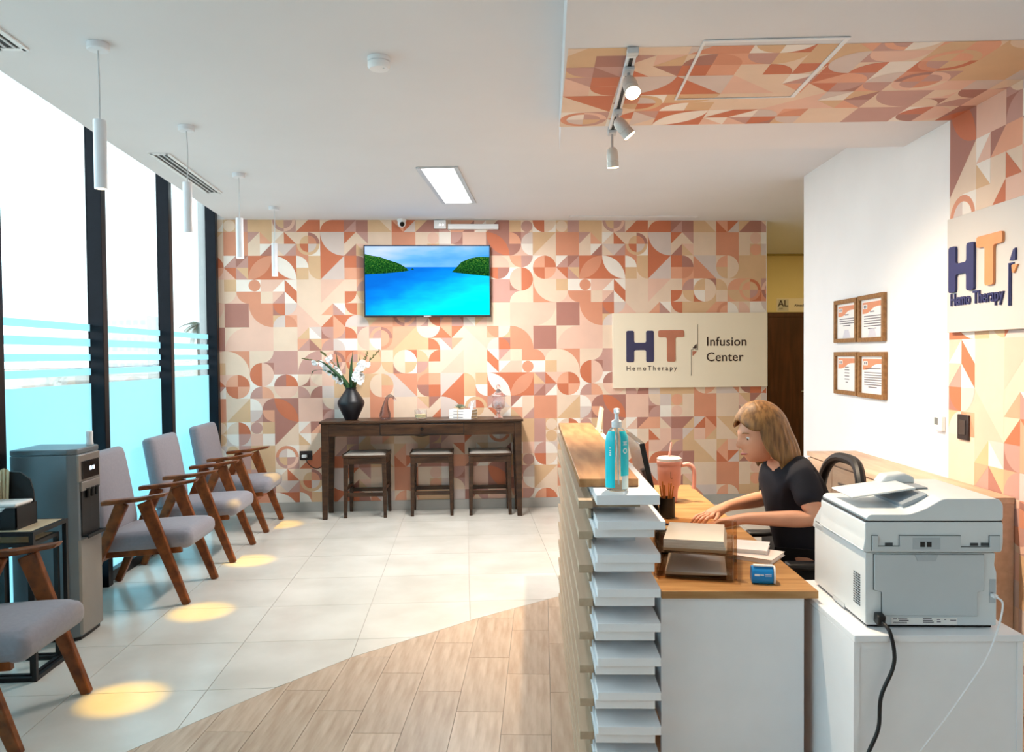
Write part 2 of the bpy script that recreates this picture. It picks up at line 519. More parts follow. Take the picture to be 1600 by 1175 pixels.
# triangles a b c d = filled corner TL TR BR BL ; quarter discs A B C D centred TL TR BR BL ; code = shape, figure colour, ground colour
rows = {
 0: 'sS sS aMC dRT aWC dOC _ _ _ _ aOC bMC _ _ _ _ sC oPC _ _ _ _ _ _ DRK CLM _ _',
 1: 'sS sS sC aWK bLC aLM _ _ _ _ cKC dTP _ _ _ _ sC oRT _ _ _ _ _ _ AKP BWP _ _',
 2: 'aWM aKM _ _ _ _ DWS sT _ _ sO DKC _ _ CRC DCS _ _ _ _ _ _ _ _ BRC AMW CRW DOC',
 3: 'bOP dMT _ _ _ _ sT BTC _ _ sR ASR _ _ BTL ACT _ _ _ _ _ _ _ _ CPW DOW BOC ARP',
 4: 'sT sW oSW sP cWP p0OWW _ _ _ _ sC CMR CTW DCK DTC CRC _ _ _ _ _ _ _ _ BPK AOC _ _',
 5: 'ACP BSP sS sC aPM p1OWW _ _ _ _ AOC BTC BWO ACT sC BTR _ _ _ _ _ _ _ _ CCM sC _ _',
 6: '_ _ _ _ BOK ALP _ _ cRC bWM BOC sT _ _ _ _ _ _ _ _ _ _ _ _ _ _ _ _',
 7: '_ _ _ _ CLT DSR _ _ cOC bOR CLO DLT _ _ _ _ _ _ _ _ _ _ _ _ _ _ _ _',
 8: '_ _ _ _ _ _ cTP dWL BMK ARM DOC CPM _ _ _ _ BCT AWS dOR aOC _ _ _ _ _ _ _ _',
 9: '_ _ _ _ _ _ aRM dKT CMR DLW sW BPC _ _ _ _ sT DOC dWP aPC _ _ _ _ _ _ _ _',
 12: '_ _ _ _ CKW DOW ACK BCP sP sT _ _ _ _ _ _ _ _ _ _ _ _ _ _ _ _ _ _',
 13: '_ _ _ _ BPC APC DMC CKC sL sT _ _ _ _ _ _ _ _ _ _ _ _ _ _ _ _ _ _',
 14: '_ _ _ _ _ _ _ _ BCM sL _ _ _ _ _ _ _ _ _ _ _ _ _ _ _ _ _ _',
 15: '_ _ _ _ _ _ _ _ CMK sW _ _ _ _ _ _ _ _ _ _ _ _ _ _ _ _ _ _',
 16: 'CCW DOW oMC sT _ _ aWP aKR sR bMC _ _ _ _ _ _ _ _ _ _ _ _ _ _ _ _ _ _',
 17: 'BWL AML sP sW _ _ bWT sC dOC sP _ _ _ _ _ _ _ _ _ _ _ _ _ _ _ _ _ _',
 18: 'oTC sM sT sT _ _ _ _ sP cMP CMT sT _ _ cRT sP aTL sM _ _ _ _ _ _ _ _ _ _',
 19: 'oCT sM sT sT _ _ _ _ COC sO aKM sK _ _ dOR aOL aTK sK _ _ _ _ _ _ sT oML BOC ATC'}
for r, line in rows.items():
    for c, code in enumerate(line.split()):
        if code != '_': put(c, r, code)
big(8, 0, 'B', 'L', 'O'); big(12, 0, 's', 'C'); big(14, 0, 's', 'S'); big(26, 0, 'c', 'C', 'T')
big(6, 0, 'n', 'CCT', 'CKS', 'STO', 'WTL')
big(4, 14, 'y', 'O', 'K'); big(6, 14, 's', 'P')
big(2, 2, 'x', 'S', 'O'); big(4, 2, 'y', 'W', 'O'); big(8, 2, 'c', 'L', 'O'); big(12, 2, 'b', 'L', 'S'); big(16, 2, 's', 'T')
big(6, 4, 's', 'C'); big(8, 4, 'a', 'P', 'C'); big(16, 4, 'n', 'RTR', 'TOT', 'TRT', 'OSM')
big(4, 10, 's', 'M'); big(6, 10, 'C', 'M', 'C'); big(8, 10, 'n', 'CPM', 'SKS', 'PCS', 'MPM'); big(26, 4, 'B', 'C', 'S')
big(0, 6, 's', 'K'); big(2, 6, 'B', 'S', 'P'); big(6, 6, 'b', 'C', 'P')
big(12, 8, 'n', 'MRM', 'SKR', 'CWW', 'RSR'); big(14, 8, 'c', 'T', 'R'); big(20, 8, 'b', 'R', 'C')
big(0, 8, 'C', 'P', 'C'); big(2, 8, 's', 'P'); big(4, 8, 's', 'C')
big(4, 16, 'a', 'K', 'C'); big(4, 18, 'n', 'CSL', 'WSW', 'CMT', 'MPM'); big(6, 18, 'c', 'O', 'C'); big(12, 18, 'b', 'C', 'T')

def qdisc(cx, cy_, rad, corner, n=8):
    a0 = {'A': 0.0, 'B': PI / 2, 'C': PI, 'D': 1.5 * PI}[corner]       # v runs down
    return [(cx, cy_)] + [(cx + rad * math.cos(a0 + PI / 2 * k / n), cy_ + rad * math.sin(a0 + PI / 2 * k / n)) for k in range(n + 1)]
def clip_rect(poly, u0, u1, v0, v1):
    for ax, val, sg in ((0, u0, 1), (0, u1, -1), (1, v0, 1), (1, v1, -1)):
        out = []
        for i in range(len(poly)):
            p, q = poly[i], poly[(i + 1) % len(poly)]
            a, b = (p[ax] - val) * sg, (q[ax] - val) * sg
            if a >= 0: out.append(p)
            if (a > 0 > b) or (a < 0 < b):
                t = a / (a - b); out.append((p[0] + t * (q[0] - p[0]), p[1] + t * (q[1] - p[1])))
        poly = out
        if len(poly) < 3: return []
    return poly
TRI = {'a': [(0, 0), (1, 0), (0, 1)], 'b': [(0, 0), (1, 0), (1, 1)], 'c': [(1, 0), (1, 1), (0, 1)], 'd': [(0, 0), (1, 1), (0, 1)]}
CEN = {'A': (0, 0), 'B': (1, 0), 'C': (1, 1), 'D': (0, 1)}
def cell_polys(code):
    """(layer, colour, polygon) in the unit cell, v downwards"""
    sq = [(0, 0), (1, 0), (1, 1), (0, 1)]
    k = code[0]
    if k == 's': return [(0, code[1], sq)]
    if k == 'o': return [(0, code[2], sq), (1, code[1], [(0.5 + 0.49 * math.cos(2 * PI * i / 24), 0.5 + 0.49 * math.sin(2 * PI * i / 24)) for i in range(24)])]
    if k in TRI: return [(0, code[2], sq), (1, code[1], TRI[k])]
    if k in CEN: return [(0, code[2], sq), (1, code[1], qdisc(*CEN[k], 1.0, k))]
    if k == 'p':
        t = [(0, 0), (1, 1), (0, 1)] if code[1] == '0' else [(0, 0), (1, 0), (1, 1)]
        return [(0, code[3], sq), (1, code[2], t)]
    kind, i, j, rest = code[1], int(code[2]), int(code[3]), code[4:]
    sh = lambda P: [(2 * u - i, 2 * v - j) for u, v in P]
    if kind in TRI: return [(0, rest[1], sq), (1, rest[0], sh(TRI[kind]))]
    if kind in CEN: return [(0, rest[1], sq), (1, rest[0], sh(qdisc(*CEN[kind], 1.0, kind, 14)))]
    if kind in 'xy':
        P = [(1 - math.cos(PI / 2 * t / 10), math.sin(PI / 2 * t / 10)) for t in range(11)]      # arc (0,0)->(1,1)
        Q = [(math.sin(PI / 2 * t / 10), 1 - math.cos(PI / 2 * t / 10)) for t in range(9, 0, -1)]
        L = P + Q
        if kind == 'x': L = [(u, 1 - v) for u, v in L]
        return [(0, rest[1], sq), (1, rest[0], sh(L))]
    # ring: four quadrants, each ground / ring / inside
    q = rest[(i + 2 * j) * 3:(i + 2 * j) * 3 + 3]
    cx, cy_ = 1 - i, 1 - j
    corner = {(0, 0): 'C', (1, 0): 'D', (0, 1): 'B', (1, 1): 'A'}[(i, j)]
    o1 = qdisc(cx, cy_, 0.96, corner, 10)[1:]; o2 = qdisc(cx, cy_, 0.70, corner, 10)[1:]
    res = [(0, q[0], sq), (1, q[2], qdisc(cx, cy_, 0.70, corner, 10))]
    for t in range(10):
        res.append((1, q[1], [o1[t], o1[t + 1], o2[t + 1], o2[t]]))
    return res
def wallpaper(parent, u0, u1, v0, v1, fn, name='wallpaper'):
    """u,v in quarter cells, v down; fn(u,v,lift)->xyz"""
    mb = MB()
    for c in range(math.floor(u0), math.ceil(u1)):
        for r in range(math.floor(v0), math.ceil(v1)):
            for lay, col, poly in cell_polys(CELLS.get(canon(c, r), 'sC')):
                P = clip_rect(clip_rect(poly, 0, 1, 0, 1), u0 - c, u1 - c, v0 - r, v1 - r)
                if len(P) >= 3:
                    mb.add([fn(c + a, r + b, 0.0006 + 0.0005 * lay) for a, b in P], [tuple(range(len(P)))], KEYS.index(col))
    me = bpy.data.meshes.new(name); me.from_pydata(mb.v, [], mb.f)
    for m in M_pap: me.materials.append(m)
    me.polygons.foreach_set('material_index', mb.m)
    o = bpy.data.objects.new(name, me); C.objects.link(o); o.parent = parent
    return o
Q = 0.1152
wallpaper(wb, (-2.372 + 2.31) / Q, (3.04 + 2.31) / Q, (2.727 - HC) / Q, (2.727 - 0.095) / Q, lambda u, v, h: (-2.31 + u * Q, YB - h, 2.727 - v * Q))
def on_wr(s, z, h):
    p = WP + nY * s - nX * h
    return (p.x, p.y, z)
wallpaper(wr, 4.0, 4.0 + 1.05 / Q, 16 + (2.49 - HS) / Q, 16 + 2.49 / Q, lambda u, v, h: on_wr(-(u - 4) * Q, 2.49 - (v - 16) * Q, h))
_r0 = 16 + (2.49 - HS) / Q
wallpaper(so, 4.0, 4.0 + 1.0 / Q, _r0 - 1.915 / Q, _r0, lambda u, v, h: tuple((WP - nY * (u - 4) * Q - nX * ((_r0 - v) * Q)).to_3d()[:2]) + (HS - h,), 'ceiling_wallpaper')

# ================================================================== ceiling fittings
M_wplast = mat('white_plastic', srgb(236, 236, 238), 0.4, var=0.015, nscale=10)
M_gplast = mat('light_grey_plastic', srgb(200, 202, 206), 0.45, var=0.02, nscale=10)
M_dark = mat('matt_black', srgb(22, 22, 24), 0.5, var=0.1, nscale=15)
M_steel = mat('steel', srgb(176, 176, 178), 0.3, 1.0, var=0.05, nscale=10)

def spot_light(name, loc, to, watts, col, size, blend, rad, parent=None):
    l = bpy.data.lights.new(name, 'SPOT')
    l.energy = watts; l.color = col; l.spot_size = size; l.spot_blend = blend; l.shadow_soft_size = rad
    o = bpy.data.objects.new(name, l); C.objects.link(o)
    o.location = loc
    d = Vector(to) - Vector(loc)
    o.rotation_euler = d.to_track_quat('-Z', 'Y').to_euler()
    if parent: o.parent = parent
    return o

# recessed LED panels
def panel_light(label, x, y, rz=0.0, watts=PANEL_W, z=HC):
    t = thing('ceiling_panel_light', label, 'ceiling light', (x, y, z), rz, 'recessed rectangular ceiling panels')
    fr = MB()
    for a, b, c, d in ((-0.15, -0.115, -0.65, 0.65), (0.115, 0.15, -0.65, 0.65), (-0.115, 0.115, -0.65, -0.63), (-0.115, 0.115, 0.63, 0.65)):
        fr.box(a, b, c, d, -0.012, -0.0005)
    fr.build('frame', M_gplast, t, bevel=0.002)
    MB().box(-0.115, 0.115, -0.63, 0.63, -0.008, -0.001).build('diffuser', emis('panel_glow', (1.0, 0.97, 0.92, 1), 6.0), t)
    l = bpy.data.lights.new('panel', 'AREA'); l.shape = 'RECTANGLE'; l.size = 0.22; l.size_y = 1.24; l.energy = watts; l.color = (1.0, 0.96, 0.92)
    o = bpy.data.objects.new('panel_lamp', l); C.objects.link(o); o.location = (0, 0, -0.014); o.parent = t
    return t
panel_light('bright rectangular recessed ceiling panel light in front of the television', -0.107, 6.262, R_(-6.5))

# slot air diffusers
def slot_vent(label, x, y, L, rz, z=HC, w=0.11):
    t = thing('air_diffuser', label, 'vent', (x, y, z), rz, 'linear slot air diffusers')
    MB().box(-w / 2, w / 2, -L / 2, L / 2, -0.003, -0.0005).build('backing', M_dark, t)
    f = MB()
    for a in (-w / 2, w / 2): f.box(a - 0.012, a + 0.012, -L / 2 - 0.012, L / 2 + 0.012, -0.008, -0.0006)
    for b in (-L / 2, L / 2): f.box(-w / 2, w / 2, b - 0.012, b + 0.012, -0.008, -0.0006)
    f.build('frame', M_wplast, t)
    for a in (-w / 6, w / 6): MB().box(a - 0.006, a + 0.006, -L / 2, L / 2, -0.007, -0.003).build('slat', M_gplast, t)
    return t
slot_vent('white slot air diffuser in the ceiling between the second and third pendant lamps', -1.985, 5.915, 1.22, R_(1.5))
slot_vent('slot air diffuser in the ceiling cut off by the left edge of the picture', -1.905, 2.93, 1.22, R_(1.5))
slot_vent('long thin slot air diffuser in the ceiling along the wallpapered back wall', 1.645, 7.58, 1.22, R_(90), w=0.045)

# smoke detector
t = thing('smoke_detector', 'round white smoke detector on the ceiling', 'smoke detector', (-0.368, 3.593, HC))
MB().lathe([(0.052, -0.0005), (0.052, -0.018), (0.046, -0.020)]).build('base', M_wplast, t, smooth=True)
MB().lathe([(0.046, -0.020), (0.05, -0.024), (0.05, -0.042), (0.043, -0.052), (0.001, -0.054)]).build('cover', M_wplast, t, smooth=True)
MB().lathe([(0.004, -0.052), (0.004, -0.056)], (0.022, -0.02, 0), 8).build('button', M_gplast, t)

# pendant lamps with narrow yellow spots
M_pend = mat('pendant_white', srgb(226, 228, 234), 0.35, var=0.02, nscale=12)
PEND = [(-1.535, 3.478), (-1.583, 4.682), (-1.617, 5.862), (-1.668, 7.137)]
for k, (x, y) in enumerate(PEND):
    t = thing('pendant_lamp', ['white tube pendant lamp nearest the camera, the largest one', 'white tube pendant lamp second from the camera, crossing the slot diffuser',
                               'white tube pendant lamp third from the camera', 'white tube pendant lamp farthest back, against the wallpaper'][k], 'pendant lamp', (x, y, HC), group='row of tube pendant lamps by the windows')
    MB().lathe([(0.045, -0.0005), (0.045, -0.026), (0.041, -0.030), (0.001, -0.030)], n=24).build('canopy', M_pend, t, smooth=True)
    MB().tube(arc_pts([(0, 0, -0.03), (0.004 * (k % 2), 0.003, -0.17), (0, 0, -0.325)], 6), 0.0035, 6).build('cord', M_gplast, t)
    MB().lathe([(0.006, -0.318), (0.0245, -0.322), (0.026, -0.326), (0.026, -0.612), (0.0235, -0.612), (0.0235, -0.60), (0.001, -0.598)], n=24).build('tube_shade', M_pend, t, smooth=True)
    MB().lathe([(0.0225, -0.6035), (0.001, -0.6035)], n=20).build('bulb', emis('pendant_glow', (1.0, 0.85, 0.5, 1), 12.0), t)
    spot_light('pendant_spot', (0, 0, -0.618), (0.005, 0.09, -HC), PENDANT_W, (1.0, 0.58, 0.0), R_(11.5), 0.8, 0.01, t)

# track with three spots
t = thing('track_light', 'white ceiling track with three small warm spotlights over the reception counter', 'track light', (0.692, 3.44, HS), R_(-6.4))
MB().box(-0.018, 0.018, -0.52, 0.52, -0.02, -0.0025).build('rail', M_wplast, t, bevel=0.002)
MB().box(-0.007, 0.007, -0.47, 0.47, -0.0215, -0.02).build('slot', M_dark, t)
for yy in (-0.515, 0.505): MB().box(-0.021, 0.021, yy - 0.02, yy + 0.02, -0.024, -0.0025).build('end_cap', M_gplast, t, bevel=0.002)
M_head = mat('spot_head_grey', srgb(206, 200, 194), 0.4, 0.2, var=0.03, nscale=12)
def head(y, aim, drop=0.055):
    MB().box(-0.02, 0.02, y - 0.035, y + 0.035, -0.036, -0.0216).build('adapter', M_gplast, t, bevel=0.003)
    p0 = Vector((0, y, -0.036)); p1 = Vector((0, y, -0.036 - drop))
    MB().tube([p0, p1], 0.006, 8).build('stem', M_steel, t)
    d = Vector(aim).normalized()
    L = lambda s: p1 + d * s
    o = MB().tube([L(-0.012), L(0.0), L(0.022), L(0.052), L(0.0525), L(0.056), L(0.0565), L(0.085)], [0.012, 0.024, 0.029, 0.029, 0.027, 0.027, 0.029, 0.030], 20).build('lamp_head', M_head, t, smooth=True)
    MB().tube([L(0.0852), L(0.090)], [0.0285, 0.024], 20).build('lens', emis('spot_glow', (1.0, 0.80, 0.46, 1), 22.0), o)
    spot_light('track_spot', L(0.094), L(1.0), SPOT_W, (1.0, 0.80, 0.58), R_(92), 1.0, 0.025, t)
head(-0.36, (0.12, -0.62, -0.75), 0.03)
head(0.17, (0.72, 0.10, -0.86), 0.03)
head(0.50, (0.05, 0.25, -1.0), 0.075)

# ceiling access hatch on the wallpapered strip
t = thing('access_hatch', 'thin white frame of the ceiling access hatch set in the wallpapered strip', 'access hatch', (1.17, 3.14, HS), R_(-6.0))
for a, b, c, d in ((-0.262, -0.252, -0.33, 0.33), (0.246, 0.262, -0.33, 0.33), (-0.252, 0.246, -0.33, -0.312), (-0.252, 0.246, 0.324, 0.33)):
    MB().box(a, b, c, d, -0.006, -0.0016).build('frame_bar', M_wplast, t)

# unseen lamp added behind the white wall to light the hall yellowish
t = thing('hall_fill_light', 'unseen round fill lamp added in the hall ceiling behind the white wall', 'ceiling light', (4.6, 8.6, HC))
MB().lathe([(0.09, -0.0005), (0.09, -0.008), (0.075, -0.01)]).build('ring', M_wplast, t)
MB().lathe([(0.074, -0.006), (0.001, -0.006)]).build('diffuser', emis('hall_fill_glow', (1.0, 0.84, 0.5, 1), 6.0), t)
l = bpy.data.lights.new('hall', 'AREA'); l.shape = 'DISK'; l.size = 0.15; l.energy = HALL_FILL_W; l.color = (1.0, 0.80, 0.42)
o = bpy.data.objects.new('hall_fill_lamp', l); C.objects.link(o); o.location = (0, 0, -0.012); o.parent = t

# ================================================================== back wall objects
# television
t = thing('television', 'wall-mounted flat television showing a tropical bay', 'television', (-0.349, YB - 0.09, 2.24))
MB().box(-0.612, 0.612, 0.0, 0.03, -0.348, 0.348).build('casing', M_dark, t, bevel=0.004)
MB().box(-0.3, 0.3, 0.03, 0.05, -0.25, 0.2).build('back_cover', M_dark, t, bevel=0.004)
MB().box(-0.15, 0.15, 0.05, 0.084, -0.1, 0.1).build('wall_bracket', M_steel, t)
def screen_mat(name, stops, horizontal_noise, strength=1.0, n2=None):
    m = bpy.data.materials.new(name); m.use_nodes = True
    nt = m.node_tree; nt.nodes.remove(nt.nodes['Principled BSDF'])
    tc = nt.nodes.new('ShaderNodeTexCoord')
    mp = nt.nodes.new('ShaderNodeMapping'); mp.inputs['Scale'].default_value = horizontal_noise
    nz = nt.nodes.new('ShaderNodeTexNoise'); nz.inputs['Scale'].default_value = 1.0; nz.inputs['Detail'].default_value = 6
    nt.links.new(tc.outputs['Object'], mp.inputs[0]); nt.links.new(mp.outputs[0], nz.inputs['Vector'])
    sp = nt.nodes.new('ShaderNodeSeparateXYZ'); nt.links.new(tc.outputs['Object'], sp.inputs[0])
    # factor = a*x + b*z + c*noise + d
    a, b, c_, d = n2
    def mth(op, i, v):
        k = nt.nodes.new('ShaderNodeMath'); k.operation = op
        nt.links.new(i, k.inputs[0])
        if isinstance(v, (int, float)): k.inputs[1].default_value = v
        else: nt.links.new(v, k.inputs[1])
        return k.outputs[0]
    f = mth('ADD', mth('MULTIPLY', sp.outputs[0], a), mth('MULTIPLY', sp.outputs[2], b))
    f = mth('ADD', f, mth('MULTIPLY', nz.outputs['Fac'], c_))
    f = mth('ADD', f, d)
    rp = nt.nodes.new('ShaderNodeValToRGB')
    els = rp.color_ramp.elements
    els[0].position, els[0].color = stops[0][0], stops[0][1]
    els[1].position, els[1].color = stops[-1][0], stops[-1][1]
    for p, cc in stops[1:-1]:
        e = els.new(p); e.color = cc
    nt.links.new(f, rp.inputs[0])
    em = nt.nodes.new('ShaderNodeEmission'); em.inputs['Strength'].default_value = strength
    nt.links.new(rp.outputs[0], em.inputs[0]); nt.links.new(em.outputs[0], nt.nodes['Material Output'].inputs[0])
    return m
M_scsky = screen_mat('screen_sky', [(0.2, srgb(30, 140, 225)), (0.5, srgb(110, 175, 245)), (0.8, srgb(190, 205, 250))], (1.6, 1, 7), 1.0, (-0.25, 0.6, 0.9, -0.08))
M_scsea = screen_mat('screen_sea', [(0.05, srgb(10, 105, 205)), (0.3, srgb(10, 135, 230)), (0.6, srgb(15, 200, 240)), (0.85, srgb(0, 245, 252))], (4, 1, 14), 1.0, (0.55, -1.5, 0.35, 0.12))
M_schill = screen_mat('screen_hill', [(0.25, srgb(8, 40, 16)), (0.5, srgb(30, 92, 34)), (0.75, srgb(110, 150, 50))], (70, 1, 70), 1.0, (0.0, 0.8, 1.2, -0.3))
sc = MB()
X0, X1, Z0, Z1, ZH = -0.6, 0.6, -0.33, 0.336, 0.135
def flat(poly, y, mi): sc.add([(u, y, v) for u, v in poly], [tuple(range(len(poly)))], mi)
flat([(X0, ZH), (X1, ZH), (X1, Z1), (X0, Z1)], -0.0008, 0)
flat([(X0, Z0), (X1, Z0), (X1, ZH), (X0, ZH)], -0.0008, 1)
flat([(X0, 0.065), (-0.4, 0.075), (-0.24, 0.09), (-0.18, 0.1), (-0.2, 0.125), (-0.27, 0.17), (-0.38, 0.205), (-0.46, 0.235), (-0.53, 0.245), (X0, 0.262)], -0.0014, 2)
flat([(0.235, 0.085), (0.4, 0.065), (X1, 0.045), (X1, 0.23), (0.5, 0.235), (0.42, 0.22), (0.33, 0.185), (0.28, 0.13)], -0.0014, 2)
flat([(-0.165, 0.108), (-0.125, 0.108), (-0.145, 0.125)], -0.0014, 2)
sc.build('screen', [M_scsky, M_scsea, M_schill], t)
MB().box(-0.04, 0.03, -0.0015, 0, -0.344, -0.337).build('maker_mark', M_gplast, t)

# security camera
t = thing('security_camera', 'small white dome camera with black lens at the top of the back wall', 'camera', (-0.594, YB, 2.806))
MB().lathe([(0.045, 0.037), (0.045, 0.02), (0.04, 0.012)], (0, -0.05, 0)).build('mount', M_wplast, t, smooth=True)
MB().ball((0, -0.055, -0.005), 0.04, 16, 10).build('housing', M_wplast, t, smooth=True)
MB().tube([(0.006, -0.085, -0.016), (0.008, -0.099, -0.021)], [0.024, 0.022], 16).build('lens', mat('lens_black', srgb(12, 12, 14), 0.12), t, smooth=True)
# emergency light
t = thing('emergency_light', 'white emergency light box with a tube arm above the television', 'emergency light', (0.0, YB, 2.78))
MB().box(-0.283, -0.166, -0.05, -0.0015, -0.025, 0.058).build('battery_box', M_wplast, t, bevel=0.004)
MB().box(-0.147, 0.347, -0.045, -0.0015, -0.03, 0.02).build('tube_housing', M_wplast, t, bevel=0.005)
for xx in (-0.225, -0.195): MB().ball((xx, -0.05, 0.01), 0.008, 8, 5).build('indicator', emis('indicator_glow', (1, 0.95, 0.9, 1), 2.0), t)
# wall outlet with plug and cable
t = thing('wall_outlet', 'dark outlet plate on the wallpaper left of the console table', 'outlet', (-1.553, YB, 0.552))
MB().box(-0.06, 0.06, -0.01, -0.0015, -0.045, 0.045).build('plate', mat('brown_plate', srgb(48, 40, 40), 0.4), t, bevel=0.003)
MB().box(-0.045, 0.045, -0.012, -0.01, -0.018, 0.018).build('sockets', M_dark, t)
t = thing('power_cable', 'dark cable with white plug from the outlet to the console table', 'cable', (-1.553, YB, 0.552))
MB().bar((-0.035, -0.03, -0.005), (0.015, -0.03, -0.005), 0.028, 0.03).build('plug', M_wplast, t, bevel=0.005)
MB().tube(arc_pts([(0.01, -0.045, -0.01), (0.02, -0.05, -0.06), (0.07, -0.05, -0.11), (0.13, -0.05, -0.12), (0.20, -0.04, -0.05), (0.24, -0.03, 0.1), (0.3, -0.03, 0.2)]), 0.0045, 6).build('cord', M_dark, t, smooth=True)

# HT / Infusion Center sign
M_board = mat('sign_board', srgb(240, 226, 202), 0.45, var=0.01, nscale=3)
M_navy = mat('sign_navy', srgb(58, 56, 88), 0.4)
M_terra = mat('sign_terracotta', srgb(186, 118, 92), 0.4)
M_ink = mat('sign_ink', srgb(62, 46, 42), 0.5)
def letter_H(x0, x1, z0, z1, s):
    w = (x1 - x0) * 0.285; m = (z0 + z1) / 2; hh = (z1 - z0) * 0.115
    return round_poly([(x0, z0), (x0 + w, z0), (x0 + w, m - hh), (x1 - w, m - hh), (x1 - w, z0), (x1, z0), (x1, z1), (x1 - w, z1), (x1 - w, m + hh), (x0 + w, m + hh), (x0 + w, z1), (x0, z1)], s)
def letter_T(x0, x1, z0, z1, s):
    w = (x1 - x0) * 0.33; c = (x0 + x1) / 2; hh = (z1 - z0) * 0.225
    return round_poly([(c - w / 2, z0), (c + w / 2, z0), (c + w / 2, z1 - hh), (x1, z1 - hh), (x1, z1), (x0, z1), (x0, z1 - hh), (c - w / 2, z1 - hh)], s)
t = thing('wall_sign', 'cream sign reading HT HemoTherapy Infusion Center on the back wall', 'sign', (0, YB - 0.03, 0))
MB().box(1.472, 3.043, 0, 0.028, 1.178, 1.922).build('board', M_board, t, bevel=0.002)
fs = lambda u, v, h: (u, -h, v)
MB().prism(letter_H(1.607, 1.886, 1.434, 1.747, 0.02), 0.0005, 0.004, fs).build('letter_h', M_navy, t)
MB().prism(letter_T(1.928, 2.192, 1.436, 1.750, 0.02), 0.0005, 0.004, fs).build('letter_t', M_terra, t)
text_mb('HemoTherapy', 0.064, lambda u, v, h: (1.606 + u, -0.0005 - h, 1.352 + v), spacing=1.42, offset=0.0006).build('lettering', M_ink, t)
text_mb('Infusion', 0.127, lambda u, v, h: (2.414 + u, -0.0005 - h, 1.592 + v), offset=0.0012, spacing=1.04).build('lettering', M_ink, t)
text_mb('Center', 0.127, lambda u, v, h: (2.414 + u, -0.0005 - h, 1.438 + v), offset=0.0012, spacing=1.04).build('lettering', M_ink, t)
MB().box(2.326, 2.330, -0.003, -0.0005, 1.555, 1.805).box(2.300, 2.330, -0.003, -0.0005, 1.552, 1.556).box(2.262, 2.266, -0.003, -0.0005, 1.294, 1.555).box(2.262, 2.290, -0.003, -0.0005, 1.551, 1.555).build('divider_line', M_ink, t)
MB().prism(round_poly([(2.274, 1.566), (2.318, 1.566), (2.318, 1.612), (2.306, 1.606)], 0.006), 0.0005, 0.003, fs).build('emblem_sail', M_ink, t)
MB().prism(round_poly([(2.276, 1.540), (2.322, 1.540), (2.284, 1.494), (2.276, 1.494)], 0.006), 0.0005, 0.003, fs).build('emblem_sail', M_terra, t)

# AL sign in the hall
t = thing('room_sign', 'small AL room sign above the dark hall door', 'sign', (4.194, 10.405, 2.07))
MB().box(0, 0.62, 0, 0.0045, 0.0, 0.18).build('plate', M_board, t)
MB().box(0.012, 0.165, -0.001, 0, 0.012, 0.168).build('grey_field', mat('sign_grey', srgb(206, 200, 188), 0.5), t)
text_mb('AL', 0.12, lambda u, v, h: (0.02 + u, -0.0012 - h, 0.072 + v), offset=0.002).build('lettering', M_ink, t)
text_mb('ART', 0.03, lambda u, v, h: (0.035 + u, -0.0012 - h, 0.032 + v)).build('lettering', M_ink, t)
text_mb('Almacén', 0.045, lambda u, v, h: (0.245 + u, -0.0012 - h, 0.072 + v), offset=0.001).build('lettering', M_ink, t)

# ================================================================== right wall objects
RZ = -TH
def wr_loc(s, z, h=0.0):
    return on_wr(s, z, h)
# framed certificates: local x = along the wall towards the camera, -y out of the wall
M_oakf = wood('frame_oak', srgb(134, 94, 54), srgb(160, 116, 72), (12, 12, 12), 4, 0.45)
M_paper = mat('paper_white', srgb(244, 240, 236), 0.6, var=0.01)
M_orange = mat('print_orange', srgb(226, 150, 114), 0.6)
M_greytxt = mat('print_grey', srgb(120, 112, 118), 0.6)
M_lgrey = mat('print_pale', srgb(216, 212, 220), 0.6)
FR = R_(-90) - TH      # local +x points towards the camera along the wall
